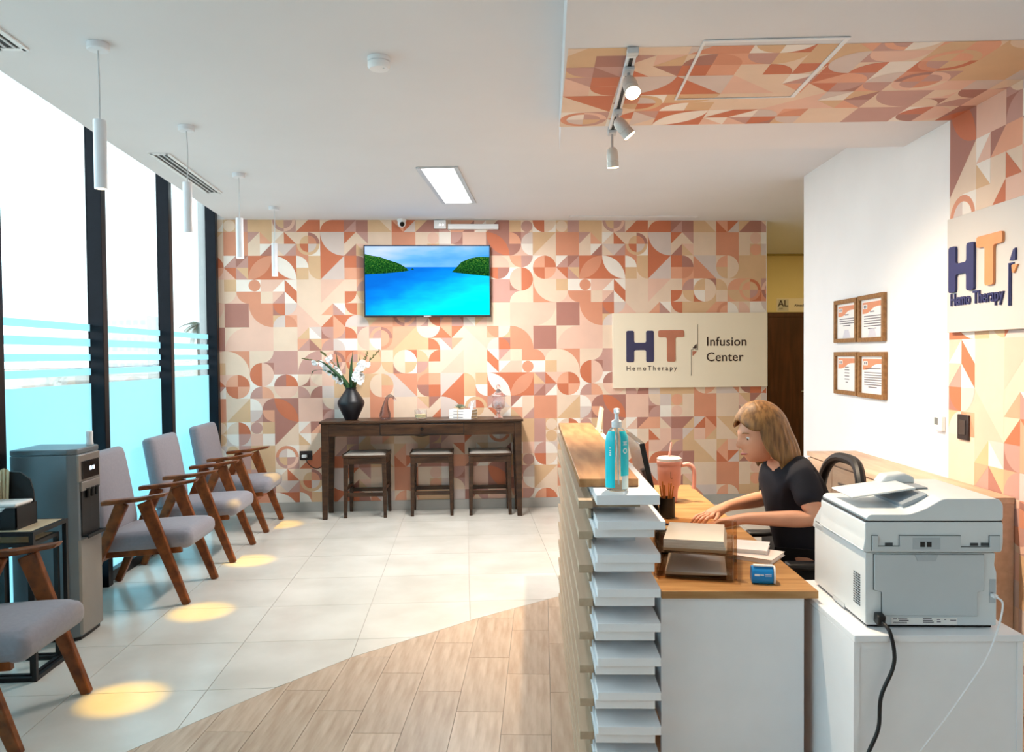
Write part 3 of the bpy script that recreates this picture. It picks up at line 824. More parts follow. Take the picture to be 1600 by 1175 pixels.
# local frame: x along -nY (towards the camera), y along +nX (into the wall)
def frame(label, s0, s1, z0, z1, k):
    w, h = s0 - s1, z1 - z0
    a = WP + nY * s0
    t = thing('picture_frame', label, 'picture frame', (a.x, a.y, z0), FR, 'four framed certificates on the white wall')
    b = 0.027
    for p in (((0, 0), (w, 0), (w - b, b), (b, b)), ((w, 0), (w, h), (w - b, h - b), (w - b, b)), ((w, h), (0, h), (b, h - b), (w - b, h - b)), ((0, h), (0, 0), (b, b), (b, h - b))):
        MB().prism(p, 0.0, 0.024, lambda u, v, hh: (u, -0.0008 - hh, v)).build('frame_side', M_oakf, t, bevel=0.002)
    pm = MB()
    F = lambda poly, lay, mi: pm.add([(u, -0.008 - 0.0004 * lay, v) for u, v in poly], [tuple(range(len(poly)))], mi)
    F([(b, b), (w - b, b), (w - b, h - b), (b, h - b)], 0, 0)
    pw, ph = w - 2 * b, h - 2 * b
    top = b + ph * 0.93; x0 = b + pw * 0.05; x1 = w - b - pw * 0.05
    wave = [(x0 + (x1 - x0) * q / 10, top - ph * (0.30 - 0.17 / (1 + math.exp(-(q - 4.5) * 1.3)))) for q in range(11)]
    F([(x1, top), (x0, top)] + wave, 1, 1)
    F([(b + pw * 0.09, top - ph * 0.17), (b + pw * 0.28, top - ph * 0.17), (b + pw * 0.28, top - ph * 0.06), (b + pw * 0.09, top - ph * 0.06)], 2, 0)
    for q in (0.12, 0.19): F([(b + pw * q, top - ph * 0.15), (b + pw * (q + 0.045), top - ph * 0.15), (b + pw * (q + 0.045), top - ph * 0.08), (b + pw * q, top - ph * 0.08)], 3, 2)
    if k in (0, 1):
        F([(b + pw * 0.3, b + 0.004), (b + pw * 0.7, b + 0.004), (b + pw * 0.6, b + ph * 0.25), (b + pw * 0.4, b + ph * 0.25)], 1, 3)
    n = (4, 6, 5, 7)[k]
    for q in range(n):
        zz = b + ph * (0.56 - 0.065 * q) if k != 2 else b + ph * (0.6 - 0.09 * q)
        hw = pw * (0.38 if k != 2 else 0.12) * (0.5 if (q == n - 1) else 1.0)
        F([(w / 2 - hw, zz - 0.003), (w / 2 + hw, zz - 0.003), (w / 2 + hw, zz + 0.003), (w / 2 - hw, zz + 0.003)], 1, 2)
    F([(w / 2 - pw * (0.1 if k != 3 else 0.36), b + ph * 0.66), (w / 2 + pw * (0.1 if k != 3 else 0.36), b + ph * 0.66), (w / 2 + pw * (0.1 if k != 3 else 0.36), b + ph * 0.69), (w / 2 - pw * (0.1 if k != 3 else 0.36), b + ph * 0.69)], 1, 2)
    me = bpy.data.meshes.new('certificate'); me.from_pydata(pm.v, [], pm.f)
    for m in (M_paper, M_orange, M_greytxt, M_lgrey): me.materials.append(m)
    me.polygons.foreach_set('material_index', pm.m)
    o = bpy.data.objects.new('certificate', me); C.objects.link(o); o.parent = t
    MB().box(b, w - b, -0.007, -0.0008, b, h - b).build('backing', M_paper, t)
frame('oak framed certificate, upper left of the four on the white wall', 1.442, 1.074, 1.576, 1.858, 0)
frame('oak framed certificate, upper right of the four on the white wall', 1.052, 0.686, 1.574, 1.860, 1)
frame('oak framed certificate, lower left of the four, with short centred lines', 1.440, 1.062, 1.236, 1.515, 2)
frame('oak framed certificate, lower right of the four, with a wide heading', 1.046, 0.675, 1.233, 1.513, 3)
# thermostat
a = WP + nY * 0.125
t = thing('thermostat', 'small white thermostat on the white wall', 'thermostat', (a.x, a.y, 1.112), FR)
MB().box(0.02, 0.1, -0.022, -0.0008, 0, 0.075).build('body', M_wplast, t, bevel=0.004)
MB().box(0.03, 0.065, -0.0235, -0.022, 0.03, 0.066).build('display', mat('lcd_grey', srgb(120, 124, 124), 0.3), t)
# dark switch plate on the wallpaper
a = WP + nY * -0.1
t = thing('light_switch', 'dark brown switch plate on the wallpapered right wall', 'light switch', (a.x, a.y, 1.089), FR)
MB().box(0.0, 0.095, -0.012, -0.0016, 0, 0.12).build('plate', mat('brown_plate', srgb(48, 40, 40), 0.4), t, bevel=0.003)
MB().box(0.02, 0.075, -0.016, -0.012, 0.025, 0.095).build('rocker', mat('brown_rocker', srgb(70, 60, 56), 0.35), t, bevel=0.002)
# Hemo Therapy sign
a = WP + nY * -0.035
t = thing('wall_sign', 'pale sign with raised navy and orange HT Hemo Therapy letters on the right wall', 'sign', (a.x, a.y, 1.602), FR)
M_board2 = mat('sign_board_pale', srgb(206, 200, 194), 0.35, var=0.01, nscale=3)
M_navy2 = mat('sign_navy_deep', srgb(40, 46, 96), 0.4)
M_orng2 = mat('sign_orange', srgb(226, 148, 96), 0.4)
MB().box(0, 1.25, -0.03, -0.0016, 0, 0.55).build('board', M_board2, t, bevel=0.002)
fs2 = lambda u, v, h: (u, -0.0305 - h, v)
MB().prism(letter_H(0.035, 0.255, 0.19, 0.41, 0.016), 0.0, 0.012, fs2).build('letter_h', M_navy2, t)
MB().prism(letter_T(0.275, 0.475, 0.20, 0.425, 0.016), 0.0, 0.012, fs2).build('letter_t', M_orng2, t)
text_mb('Hemo Therapy', 0.082, lambda u, v, h: (0.042 + u * 0.86, -0.0305 - h, 0.128 + v), depth=0.008, offset=0.0012).build('lettering', M_navy2, t)
MB().box(0.508, 0.516, -0.036, -0.0305, 0.10, 0.275).box(0.522, 0.526, -0.036, -0.0305, 0.10, 0.275).box(0.508, 0.545, -0.036, -0.0305, 0.275, 0.281).build('divider_line', M_navy2, t)
MB().prism([(0.52, 0.29), (0.56, 0.29), (0.56, 0.34), (0.545, 0.335)], 0, 0.008, fs2).build('emblem_sail', M_navy2, t)
MB().prism([(0.535, 0.27), (0.575, 0.27), (0.55, 0.235), (0.538, 0.24)], 0, 0.008, fs2).build('emblem_sail', M_orng2, t)

# low ash cabinet along the right wall
a = WP + nY * -0.55 - nX * 0.315
t = thing('low_cabinet', 'long low pale wood cabinet along the right wall under the certificates', 'cabinet', (a.x, a.y, 0), RZ)
MB().box(0, 0.31, 0, 1.66, 0.858, 0.885).build('top', M_ash, t, bevel=0.002)
MB().box(0.02, 0.31, 0.005, 1.655, 0.06, 0.858).build('body', M_ash, t)
MB().box(0.03, 0.31, 0.02, 1.64, 0.0, 0.06).build('plinth', M_dark, t)
for k in range(4):
    d = MB().box(0.002, 0.02, 0.01 + k * 0.4125, 0.4125 * (k + 1), 0.68, 0.85).build('drawer', M_ash, t, bevel=0.002)
    MB().box(-0.012, 0.002, 0.13 + k * 0.4125, 0.29 + k * 0.4125, 0.76, 0.772).build('handle', M_steel, d)
    d = MB().box(0.002, 0.02, 0.01 + k * 0.4125, 0.4125 * (k + 1), 0.07, 0.672).build('door', M_ash, t, bevel=0.002)
    MB().box(-0.012, 0.002, 0.36 + k * 0.4125, 0.372 + k * 0.4125, 0.45, 0.58).build('handle', M_steel, d)

# ================================================================== armchairs
M_fab = mat('grey_upholstery', srgb(142, 138, 146), 0.9, var=0.04, nscale=60, bump=0.25, bscale=500, sheen=0.2)
M_teak = wood('walnut_frame', srgb(96, 48, 20), srgb(142, 78, 36), (3, 3, 3), 6, 0.38)
def cushion(x0, x1, y0, y1, z0, z1, name, parent, tf=None, crown=0.025, bev=0.03):
    n, m = 10, 10
    mb = MB(); vs = []; fs = []
    for i in range(n + 1):
        for j in range(m + 1):
            u, v = i / n, j / m
            cz = crown * (1 - (2 * u - 1) ** 4) * (1 - (2 * v - 1) ** 4)
            vs.append((x0 + (x1 - x0) * u, y0 + (y1 - y0) * v, z1 - crown + cz))
    for i in range(n):
        for j in range(m):
            a = i * (m + 1) + j
            fs.append((a, a + m + 1, a + m + 2, a + 1))
    o0 = len(vs)
    ring = [i * (m + 1) for i in range(n + 1)] + [n * (m + 1) + j for j in range(1, m + 1)] + [i * (m + 1) + m for i in range(n - 1, -1, -1)] + [j for j in range(m - 1, 0, -1)]
    low = []
    for k in ring:
        low.append(len(vs)); vs.append((vs[k][0], vs[k][1], z0))
    for k in range(len(ring)):
        k2 = (k + 1) % len(ring)
        fs.append((ring[k], low[k], low[k2], ring[k2]))
    fs.append(tuple(low))
    if tf: vs = [tf(Vector(p)) for p in vs]
    mb.add(vs, fs)
    return mb.build(name, M_fab, parent, bevel=bev, seg=4)
def make_chair(label):
    t = thing('lounge_armchair', label, 'armchair', group='grey lounge armchairs along the windows')
    rot = Matrix.Rotation(R_(4.0), 4, 'Y')
    piv = Vector((0.36, 0, 0.46))
    cushion(-0.24, 0.365, -0.252, 0.252, 0.335, 0.472, 'seat', t, lambda p: piv + rot @ (p - piv) if False else Vector((p.x, p.y, p.z - (0.365 - p.x) * 0.06)), bev=0.045)
    # backrest: a slab leaning back
    A, B = Vector((-0.175, 0, 0.40)), Vector((-0.265, 0, 0.925))
    up = (B - A).normalized(); nrm = Vector((up.z, 0, -up.x))
    def tb(p): return A + up * p.x + Vector((0, p.y, 0)) + nrm * p.z
    cushion(0.0, (B - A).length, -0.252, 0.252, -0.06, 0.055, 'backrest', t, tb, bev=0.032)
    for s in (-1, 1):
        y = s * 0.278
        MB().bar((0.342, y, 0.0), (0.098, y, 0.635), 0.036, 0.045, (1, 0, 0), 0.036, 0.085).build('leg', M_teak, t, bevel=0.006)
        MB().bar((-0.305, y, 0.0), (-0.03, y, 0.632), 0.036, 0.042, (1, 0, 0), 0.036, 0.075).build('leg', M_teak, t, bevel=0.006)
        MB().prism([(-0.15, 0.617), (0.06, 0.638), (0.225, 0.668), (0.24, 0.690), (0.06, 0.664), (-0.15, 0.646)], y - 0.032, y + 0.032, lambda u, v, h: (u, h, v)).build('armrest', M_teak, t, bevel=0.006)
        MB().bar((-0.24, s * 0.225, 0.30), (0.30, s * 0.225, 0.332), 0.03, 0.045).build('rail', M_teak, t, bevel=0.004)
    MB().bar((0.21, -0.275, 0.315), (0.21, 0.275, 0.315), 0.035, 0.045).build('crossbar', M_teak, t, bevel=0.004)
    MB().bar((-0.17, -0.275, 0.292), (-0.17, 0.275, 0.292), 0.035, 0.045).build('crossbar', M_teak, t, bevel=0.004)
    return t
CX = -2.058
ch = make_chair('grey armchair nearest the camera, cut off by the left edge of the picture')
ch.location = (CX, 3.365, 0)
dup(ch, None, 'grey armchair right behind the water dispenser, second from the camera', (CX, 5.208, 0))
dup(ch, None, 'grey armchair third from the camera, between two others', (CX, 6.188, 0))
dup(ch, None, 'grey armchair farthest back, beside the wallpapered wall', (CX, 7.178, 0))

# ================================================================== water dispenser
M_disp = mat('dispenser_grey', srgb(112, 120, 126), 0.35, 0.3, var=0.03, nscale=8)
M_dispf = mat('dispenser_front', srgb(150, 144, 138), 0.32, 0.5, var=0.04, nscale=8)
t = thing('water_dispenser', 'tall grey water dispenser with black tap recess between armchairs', 'water dispenser', (-2.232, 4.305, 0))
prof = [(-0.168, 0.0), (0.125, 0.0), (0.168, 0.03), (0.172, 0.15), (0.168, 0.27), (0.125, 0.30), (-0.168, 0.30)]
MB().prism(prof, 0.02, 1.0, ).build('body', M_disp, t, bevel=0.006)
MB().prism([(u * 1.0, v) for u, v in prof], 1.0, 1.03).build('top_cover', M_disp, t, bevel=0.006)
MB().prism([(u * 0.95, 0.01 + v * 0.93) for u, v in prof], 0.0, 0.02).build('plinth', M_dark, t)
MB().prism([(0.160, 0.024), (0.176, 0.034), (0.180, 0.15), (0.176, 0.266), (0.160, 0.276)], 0.03, 0.54).build('lower_door', M_dispf, t, bevel=0.004)
MB().prism([(0.160, 0.024), (0.174, 0.030), (0.178, 0.15), (0.174, 0.270), (0.160, 0.276)], 0.85, 0.995).build('upper_front', M_dispf, t, bevel=0.004)
MB().prism([(0.168, 0.05), (0.1805, 0.055), (0.1825, 0.15), (0.1805, 0.245), (0.168, 0.25)], 0.862, 0.96).build('control_panel', mat('gloss_black', srgb(26, 24, 24), 0.15), t, bevel=0.003)
for yy in (0.13, 0.165): MB().box(0.1815, 0.1835, yy, yy + 0.02, 0.905, 0.925).build('indicator', emis('dispenser_led', (0.7, 0.85, 1, 1), 3.0), t)
MB().prism([(0.160, 0.04), (0.180, 0.045), (0.186, 0.15), (0.180, 0.255), (0.160, 0.26)], 0.80, 0.85).build('spout_bar', M_dispf, t, bevel=0.003)
MB().prism([(0.150, 0.045), (0.1745, 0.05), (0.1765, 0.15), (0.1745, 0.25), (0.150, 0.255)], 0.56, 0.80).build('tap_recess', M_dark, t)
for yy in (0.10, 0.15, 0.20): MB().lathe([(0.012, 0.0), (0.012, 0.04), (0.018, 0.05)], (0.184, yy, 0.76), 10).build('tap', M_dark, t)
g = MB()
for k in range(9): g.box(0.165, 0.205, 0.055 + k * 0.0225, 0.063 + k * 0.0225, 0.552, 0.562)
g.box(0.165, 0.169, 0.05, 0.25, 0.55, 0.562).box(0.201, 0.206, 0.05, 0.25, 0.545, 0.562)
g.build('drip_tray', M_dark, t)
t = thing('white_bottle', 'small white bottle standing on top of the water dispenser', 'bottle', (-2.098, 4.545, 1.0305))
MB().lathe([(0.018, 0.0), (0.02, 0.006), (0.017, 0.02), (0.017, 0.045)], n=16).build('body', M_wplast, t, smooth=True)
MB().lathe([(0.0175, 0.045), (0.018, 0.05), (0.018, 0.075), (0.014, 0.078)], n=16).build('cap', M_wplast, t, smooth=True)

# ================================================================== nested side tables with a coffee caddy
M_birch = wood('birch_top', srgb(196, 172, 138), srgb(214, 192, 160), (6, 1, 6), 4, 0.45)
def side_table(name, label, x0, x1, y0, y1, h, b=0.02):
    t = thing(name, label, 'side table', ((x0 + x1) / 2, (y0 + y1) / 2, 0), 0, 'nested side tables')
    w, d = (x1 - x0) / 2, (y1 - y0) / 2
    MB().box(-w + b, w - b, -d + b, d - b, h - b * 0.8, h).build('table_top', M_birch, t)
    f = MB()
    for s in (-1, 1): f.box(-w, w, s * d - (b if s > 0 else 0), s * d + (b if s < 0 else 0), h - b, h - 0.001)
    for s in (-1, 1): f.box(s * w - (b if s > 0 else 0), s * w + (b if s < 0 else 0), -d + b, d - b, h - b, h - 0.001)
    f.build('top_frame', M_dark, t)
    for sx in (-1, 1):
        for sy in (-1, 1):
            MB().box(sx * w - (b if sx > 0 else 0), sx * w + (b if sx < 0 else 0), sy * d - (b if sy > 0 else 0), sy * d + (b if sy < 0 else 0), b, h - b).build('leg', M_dark, t)
    f = MB()
    for s in (-1, 1): f.box(-w, w, s * d - (b if s > 0 else 0), s * d + (b if s < 0 else 0), 0, b)
    for s in (-1, 1): f.box(s * w - (b if s > 0 else 0), s * w + (b if s < 0 else 0), -d + b, d - b, 0, b)
    f.build('floor_frame', M_dark, t)
    return t
side_table('side_table', 'black metal side table with pale wood top beside the water dispenser', -2.35, -2.015, 3.79, 4.115, 0.705)
side_table('side_table', 'smaller lower black metal side table tucked under the other one', -2.325, -2.045, 3.83, 4.085, 0.645)
M_box = mat('caddy_black', srgb(18, 19, 22), 0.55, var=0.08, nscale=20)
zt = 0.7055
t = thing('napkin_caddy', 'black open caddy holding white napkins on the side table', 'caddy', (-2.20, 3.93, zt))
cb = MB()
x0, x1, y0, y1 = -0.135, 0.085, -0.09, 0.09
cb.box(x0, x1, y0, y1, 0, 0.01).box(x0, x1, y1 - 0.006, y1, 0.01, 0.105).box(x0, x0 + 0.006, y0, y1, 0.01, 0.105).box(x1 - 0.006, x1, y0, y1, 0.01, 0.105)
cb.prism([(x0, 0.01), (x1, 0.01), (x1, 0.105), (x1 - 0.05, 0.105), (x1 - 0.07, 0.085), (x1 - 0.12, 0.085), (x1 - 0.14, 0.105), (x0, 0.105)], y0, y0 + 0.006, lambda u, v, h: (u, h, v))
cb.build('tray', M_box, t)
MB().prism([(x0 + 0.01, 0.105), (x0 + 0.01, 0.20), (x0 + 0.09, 0.255), (x0 + 0.15, 0.25), (x0 + 0.195, 0.215), (x1 - 0.01, 0.16), (x1 - 0.006, 0.105)], y1 - 0.012, y1 - 0.002, lambda u, v, h: (u, h, v)).build('curved_back', M_box, t)
MB().box(x0, x0 + 0.05, y0, y1 - 0.012, 0.105, 0.215).build('side_compartment', M_box, t, bevel=0.004)
t = thing('napkin_stack', 'stack of white paper napkins in the black caddy', 'napkins', (-2.20, 3.93, zt + 0.0105))
for k in range(6): MB().box(-0.075 + 0.002 * (k % 2), 0.072 - 0.002 * (k % 3), -0.08, 0.074, 0.016 * k, 0.016 * k + 0.015).build('napkin', M_paper, t, bevel=0.004)
MB().box(-0.075, 0.078, -0.083, 0.07, 0.0965, 0.112).build('napkin', M_paper, t, bevel=0.005)
t = thing('stirrer_bundle', 'few pale wooden stirrers standing in the black caddy', 'stirrers', (-2.252, 3.985, zt + 0.0105))
for k in range(5):
    MB().bar((-0.012 + 0.006 * k, 0.01 * (k % 2), 0.0), (-0.02 + 0.010 * k, 0.005 + 0.006 * (k % 2), 0.262 - 0.004 * abs(k - 2)), 0.012, 0.002, (0, 1, 0)).build('stirrer', mat('stirrer_wood', srgb(222, 200, 160), 0.6), t)

# ================================================================== console table, stools and decor
M_walnut = wood('console_walnut', srgb(46, 29, 19), srgb(74, 50, 33), (1.2, 8, 8), 5, 0.35)
ZT = 0.915
t = thing('console_table', 'long dark walnut console table with one drawer against the wallpapered wall', 'table', (-0.4, 7.575, 0))
MB().box(-0.945, 0.945, -0.21, 0.205, ZT - 0.022, ZT).build('tabletop', M_walnut, t, bevel=0.004)
for sx in (-1, 1):
    for sy in (-1, 1):
        x, y = sx * 0.895, sy * 0.165
        MB().bar((x, y, ZT - 0.022), (x + sx * 0.012, y, 0), 0.07, 0.07, (0, 1, 0), 0.045, 0.045).build('leg', M_walnut, t, bevel=0.003)
MB().box(-0.86, 0.86, -0.195, -0.172, ZT - 0.142, ZT - 0.022).box(-0.86, 0.86, 0.165, 0.185, ZT - 0.142, ZT - 0.022).box(-0.91, -0.885, -0.135, 0.13, ZT - 0.142, ZT - 0.022).box(0.885, 0.91, -0.135, 0.13, ZT - 0.142, ZT - 0.022).build('apron', M_walnut, t)
MB().box(-0.392, 0.392, -0.1957, -0.1950, ZT - 0.135, ZT - 0.027).build('drawer_gap', M_dark, t)
d = MB().box(-0.385, 0.385, -0.206, -0.1955, ZT - 0.128, ZT - 0.034).build('drawer', M_walnut, t, bevel=0.003)
MB().lathe([(0.006, 0.0), (0.006, 0.012), (0.015, 0.018), (0.012, 0.026), (0.001, 0.028)], n=14).build('knob', mat('dark_bronze', srgb(40, 32, 28), 0.35, 0.8), d, smooth=True)
kn = kids(d)[0]; kn.rotation_euler = (R_(90), 0, 0); kn.location = (0, -0.206, ZT - 0.08)
M_seat = mat('stool_fabric', srgb(176, 166, 156), 0.9, var=0.1, nscale=120, bump=0.3, bscale=400)
def stool(label):
    t = thing('stool', label, 'stool', group='three stools under the console table')
    for sx in (-1, 1):
        for sy in (-1, 1):
            MB().bar((sx * 0.178, sy * 0.15, 0.565), (sx * 0.186, sy * 0.158, 0), 0.042, 0.042, (0, 1, 0), 0.030, 0.030).build('leg', M_walnut, t, bevel=0.003)
    MB().box(-0.16, 0.16, -0.168, -0.145, 0.505, 0.565).box(-0.16, 0.16, 0.145, 0.168, 0.505, 0.565).box(-0.196, -0.172, -0.13, 0.13, 0.505, 0.565).box(0.172, 0.196, -0.13, 0.13, 0.505, 0.565).build('apron', M_walnut, t)
    MB().box(-0.205, 0.205, -0.178, 0.178, 0.565, 0.588).build('seat_frame', M_walnut, t, bevel=0.003)
    n = 10; vs = []; fs = []
    for i in range(n + 1):
        for j in range(n + 1):
            u, v = i / n, j / n
            sad = 0.006 * (2 * u - 1) ** 2 + 0.020 * (1 - (2 * v - 1) ** 6) * (1 - (2 * u - 1) ** 8)
            vs.append((-0.196 + 0.392 * u, -0.17 + 0.34 * v, 0.590 + sad))
    for i in range(n):
        for j in range(n):
            a = i * (n + 1) + j; fs.append((a, a + n + 1, a + n + 2, a + 1))
    mb = MB().add(vs, fs)
    o = mb.build('seat_pad', M_seat, t, smooth=True)
    so_ = o.modifiers.new('solid', 'SOLIDIFY'); so_.thickness = 0.012; so_.offset = -1
    for s in (-1, 1): MB().prism([(-0.178, 0.588), (0.178, 0.588), (0.178, 0.604), (0.0, 0.600), (-0.178, 0.604)], s * 0.2005 - 0.0045, s * 0.2005 + 0.0045, lambda u, v, h: (h, u, v)).build('side_lip', M_walnut, t)
    for s in (-1, 1): MB().box(-0.17, 0.17, s * 0.152 - 0.01, s * 0.152 + 0.01, 0.20, 0.235).build('stretcher', M_walnut, t)
    for s in (-1, 1): MB().box(s * 0.18 - 0.01, s * 0.18 + 0.01, -0.145, 0.145, 0.255, 0.285).build('stretcher', M_walnut, t)
    return t
st = stool('left one of the three dark stools under the console table')
st.location = (-0.935, 7.608, 0); st.rotation_euler = (0, 0, R_(-2))
dup(st, None, 'middle one of the three dark stools under the console table', (-0.318, 7.632, 0), 0)
dup(st, None, 'right one of the three dark stools under the console table', (0.234, 7.62, 0), 0)
# cable hanging under the table
tag(MB().tube(arc_pts([(-0.66, 7.75, 0.80), (-0.5, 7.755, 0.74), (-0.38, 7.755, 0.735), (-0.2, 7.75, 0.79)]), 0.005, 6).build('hanging_cable', M_dark, smooth=True), 'dark cable sagging below the console table drawer', 'cable')

# vase and gladioli
M_vase = mat('matt_black_ceramic', srgb(20, 20, 26), 0.42, var=0.3, nscale=14, bump=0.3, bscale=50)
VZ = ZT + 0.0005
VX, VY = -1.078, 7.57
t = thing('vase', 'matt black diamond-shaped ceramic vase with flowers on the console', 'vase', (VX, VY, VZ))
MB().lathe([(0.056, 0.0), (0.062, 0.008), (0.122, 0.135), (0.127, 0.158), (0.122, 0.18), (0.062, 0.268), (0.05, 0.285), (0.05, 0.302), (0.057, 0.306), (0.044, 0.306), (0.042, 0.28), (0.08, 0.2), (0.06, 0.1), (0.001, 0.02)], n=32).build('body', M_vase, t, smooth=True)
M_leaf = mat('leaf_green', srgb(40, 78, 42), 0.5, var=0.25, nscale=20)
M_stem = mat('stem_green', srgb(74, 104, 52), 0.5, var=0.15, nscale=20)
M_petal = mat('petal_white', srgb(246, 244, 244), 0.6, var=0.03, nscale=30)
M_bud = mat('bud_green', srgb(104, 104, 60), 0.6, var=0.2, nscale=20)
def blossom(mb, c, d, s):
    """six curved petals round direction d"""
    d = Vector(d).normalized(); a = d.orthogonal().normalized(); b = d.cross(a)
    for k in range(6):
        an = PI / 3 * k + random.uniform(-0.15, 0.15)
        r = a * math.cos(an) + b * math.sin(an); q = d.cross(r)
        L = s * random.uniform(0.85, 1.1)
        prof = [(0.0, 0.0, 0.12), (0.45, 0.45, 0.42), (0.72, 0.8, 0.5), (0.8, 1.12, 0.22)]
        vs = []; fs = []
        for f_, r_, w_ in prof:
            m_ = c + d * (f_ * L) + r * (r_ * L * 0.75)
            vs += [m_ - q * w_ * L * 0.8, m_ + d * (-0.05 * L), m_ + q * w_ * L * 0.8]
        for i in range(3):
            o = i * 3
            fs += [(o, o + 1, o + 4, o + 3), (o + 1, o + 2, o + 5, o + 4)]
        mb.add(vs, fs)
    mb.ball(tuple(c + d * s * 0.3), s * 0.22, 6, 4)
def gladiolus(label, pts, t0, t1, nfl, size):
    g = thing('gladiolus', label, 'flower', (VX, VY, VZ), 0, 'white gladioli in the black vase')
    P = arc_pts(pts, 8)
    MB().tube(P, [0.006 - 0.004 * i / (len(P) - 1) for i in range(len(P))], 6).build('stem', M_stem, g, smooth=True)
    N = len(P) - 1
    for k in range(nfl):
        f_ = t0 + (t1 - t0) * k / max(1, nfl - 1)
        i = min(N - 1, int(f_ * N)); c = P[i].lerp(P[i + 1], f_ * N - i)
        tan = (P[i + 1] - P[i]).normalized()
        side = Vector((random.uniform(-1, 1), -1.0 + 0.6 * (k % 2), random.uniform(-0.6, 0.2)))
        mb = MB(); blossom(mb, c + side.normalized() * 0.012, side + tan * 0.3, size * (1.0 - 0.35 * k / nfl))
        o = mb.build('blossom', M_petal, g, smooth=True)
        so_ = o.modifiers.new('solid', 'SOLIDIFY'); so_.thickness = 0.0012
    for k in range(7):
        f_ = t1 + (1 - t1) * (k + 0.6) / 7.2
        i = min(N - 1, int(f_ * N)); c = P[i].lerp(P[i + 1], f_ * N - i); tan = (P[i + 1] - P[i]).normalized()
        sd = Vector((0.5 if k % 2 else -0.5, -0.3, 0.0))
        e = c + (tan * 1.0 + sd * 0.9).normalized() * (0.036 - 0.003 * k)
        MB().tube([c, c.lerp(e, 0.4), c.lerp(e, 0.8), e], [0.003, 0.0065, 0.005, 0.001], 6).build('bud', M_bud, g, smooth=True)
def blade(label, pts, w):
    P = arc_pts(pts, 6); n = len(P)
    mb = MB(); vs = []; fs = []
    for i, p in enumerate(P):
        ww = w * (0.55 + 0.9 * math.sin(PI * min(0.97, i / (n - 1) * 0.8 + 0.15))) * (1 - (i / (n - 1)) ** 4)
        vs += [p + Vector((-ww / 2, 0.004, 0)), p + Vector((0, -0.004, 0)), p + Vector((ww / 2, 0.004, 0))]
    for i in range(n - 1):
        o = i * 3; fs += [(o, o + 1, o + 4, o + 3), (o + 1, o + 2, o + 5, o + 4)]
    mb.add(vs, fs)
    o = mb.build('leaf_blade', M_leaf, None, smooth=True)
    so_ = o.modifiers.new('solid', 'SOLIDIFY'); so_.thickness = 0.0015
    o.location = (VX, VY, VZ)
    tag(o, label, 'leaf', 'green sword leaves in the black vase')
gladiolus('white gladiolus stem leaning farthest left out of the black vase', [(-0.0, -0.005, 0.05), (-0.03, -0.005, 0.31), (-0.12, -0.01, 0.42), (-0.27, -0.01, 0.54), (-0.45, 0.0, 0.585)], 0.40, 0.82, 11, 0.050)
gladiolus('white gladiolus stem leaning left behind the lowest one', [(-0.01, 0.01, 0.05), (-0.025, 0.015, 0.31), (-0.10, 0.02, 0.44), (-0.2, 0.03, 0.58), (-0.28, 0.04, 0.645)], 0.58, 0.80, 4, 0.042)
gladiolus('white gladiolus stem with big open blossoms leaning right', [(0.01, -0.01, 0.05), (0.025, -0.01, 0.31), (0.07, -0.02, 0.40), (0.12, -0.02, 0.52), (0.165, -0.02, 0.64)], 0.44, 0.80, 8, 0.056)
gladiolus('gladiolus stem leaning farthest right with green buds at the tip', [(0.02, 0.01, 0.05), (0.03, 0.01, 0.31), (0.10, 0.01, 0.44), (0.19, 0.01, 0.57), (0.275, 0.01, 0.66)], 0.52, 0.70, 4, 0.042)
blade('long green leaf standing nearly upright left of the vase middle', [(-0.01, 0, 0.15), (-0.02, 0, 0.31), (-0.10, 0, 0.45), (-0.14, 0, 0.66)], 0.026)
blade('green leaf standing upright right of the vase middle', [(0.01, 0.01, 0.15), (0.012, -0.02, 0.31), (0.01, -0.05, 0.46), (0.02, 0.01, 0.65)], 0.030)
blade('broad green leaf leaning left over the vase rim', [(-0.01, -0.02, 0.15), (-0.028, -0.03, 0.31), (-0.10, -0.07, 0.42), (-0.22, -0.08, 0.53), (-0.30, -0.08, 0.57)], 0.034)
blade('narrow green leaf at the far right behind the blossoms', [(0.02, 0.02, 0.15), (0.03, 0.02, 0.31), (0.07, 0.02, 0.45), (0.09, 0.02, 0.64)], 0.020)
blade('short green leaf drooping left below the blossoms', [(-0.02, -0.03, 0.15), (-0.035, -0.03, 0.31), (-0.2, -0.04, 0.46), (-0.33, -0.05, 0.47), (-0.36, -0.05, 0.42)], 0.022)

# glass bird
M_smoke = glass_mat('smoky_glass', (0.68, 0.63, 0.64, 1), 0.4)
t = thing('glass_bird', 'smoky glass long-necked bird ornament on the console', 'ornament', (-0.757, 7.56, ZT + 0.0005))
MB().tube(arc_pts([(0, 0, 0.0), (0, 0, 0.01), (0.0, 0, 0.045), (0.0, 0, 0.10), (0.006, 0, 0.15), (0.018, 0, 0.195), (0.042, 0, 0.222), (0.068, 0, 0.215), (0.088, 0, 0.195)], 4),
          [0.044 + 0.006 * min(1, i / 4) for i in range(5)] + [0.052, 0.054, 0.055, 0.054, 0.051, 0.047, 0.043, 0.039, 0.034, 0.030, 0.027, 0.024, 0.021, 0.019, 0.0175, 0.0165, 0.016, 0.0155, 0.015, 0.0145, 0.014, 0.0135, 0.013, 0.0125, 0.012, 0.0115, 0.011, 0.0105], 20).build('body', M_smoke, t, smooth=True)
MB().tube([(0.088, 0, 0.195), (0.096, 0, 0.186), (0.104, 0, 0.176)], [0.012, 0.012, 0.003], 12).build('beak', mat('clear_crystal', (0.95, 0.95, 0.96, 1), 0.02, trans=0.9, ior=1.3), t, smooth=True)
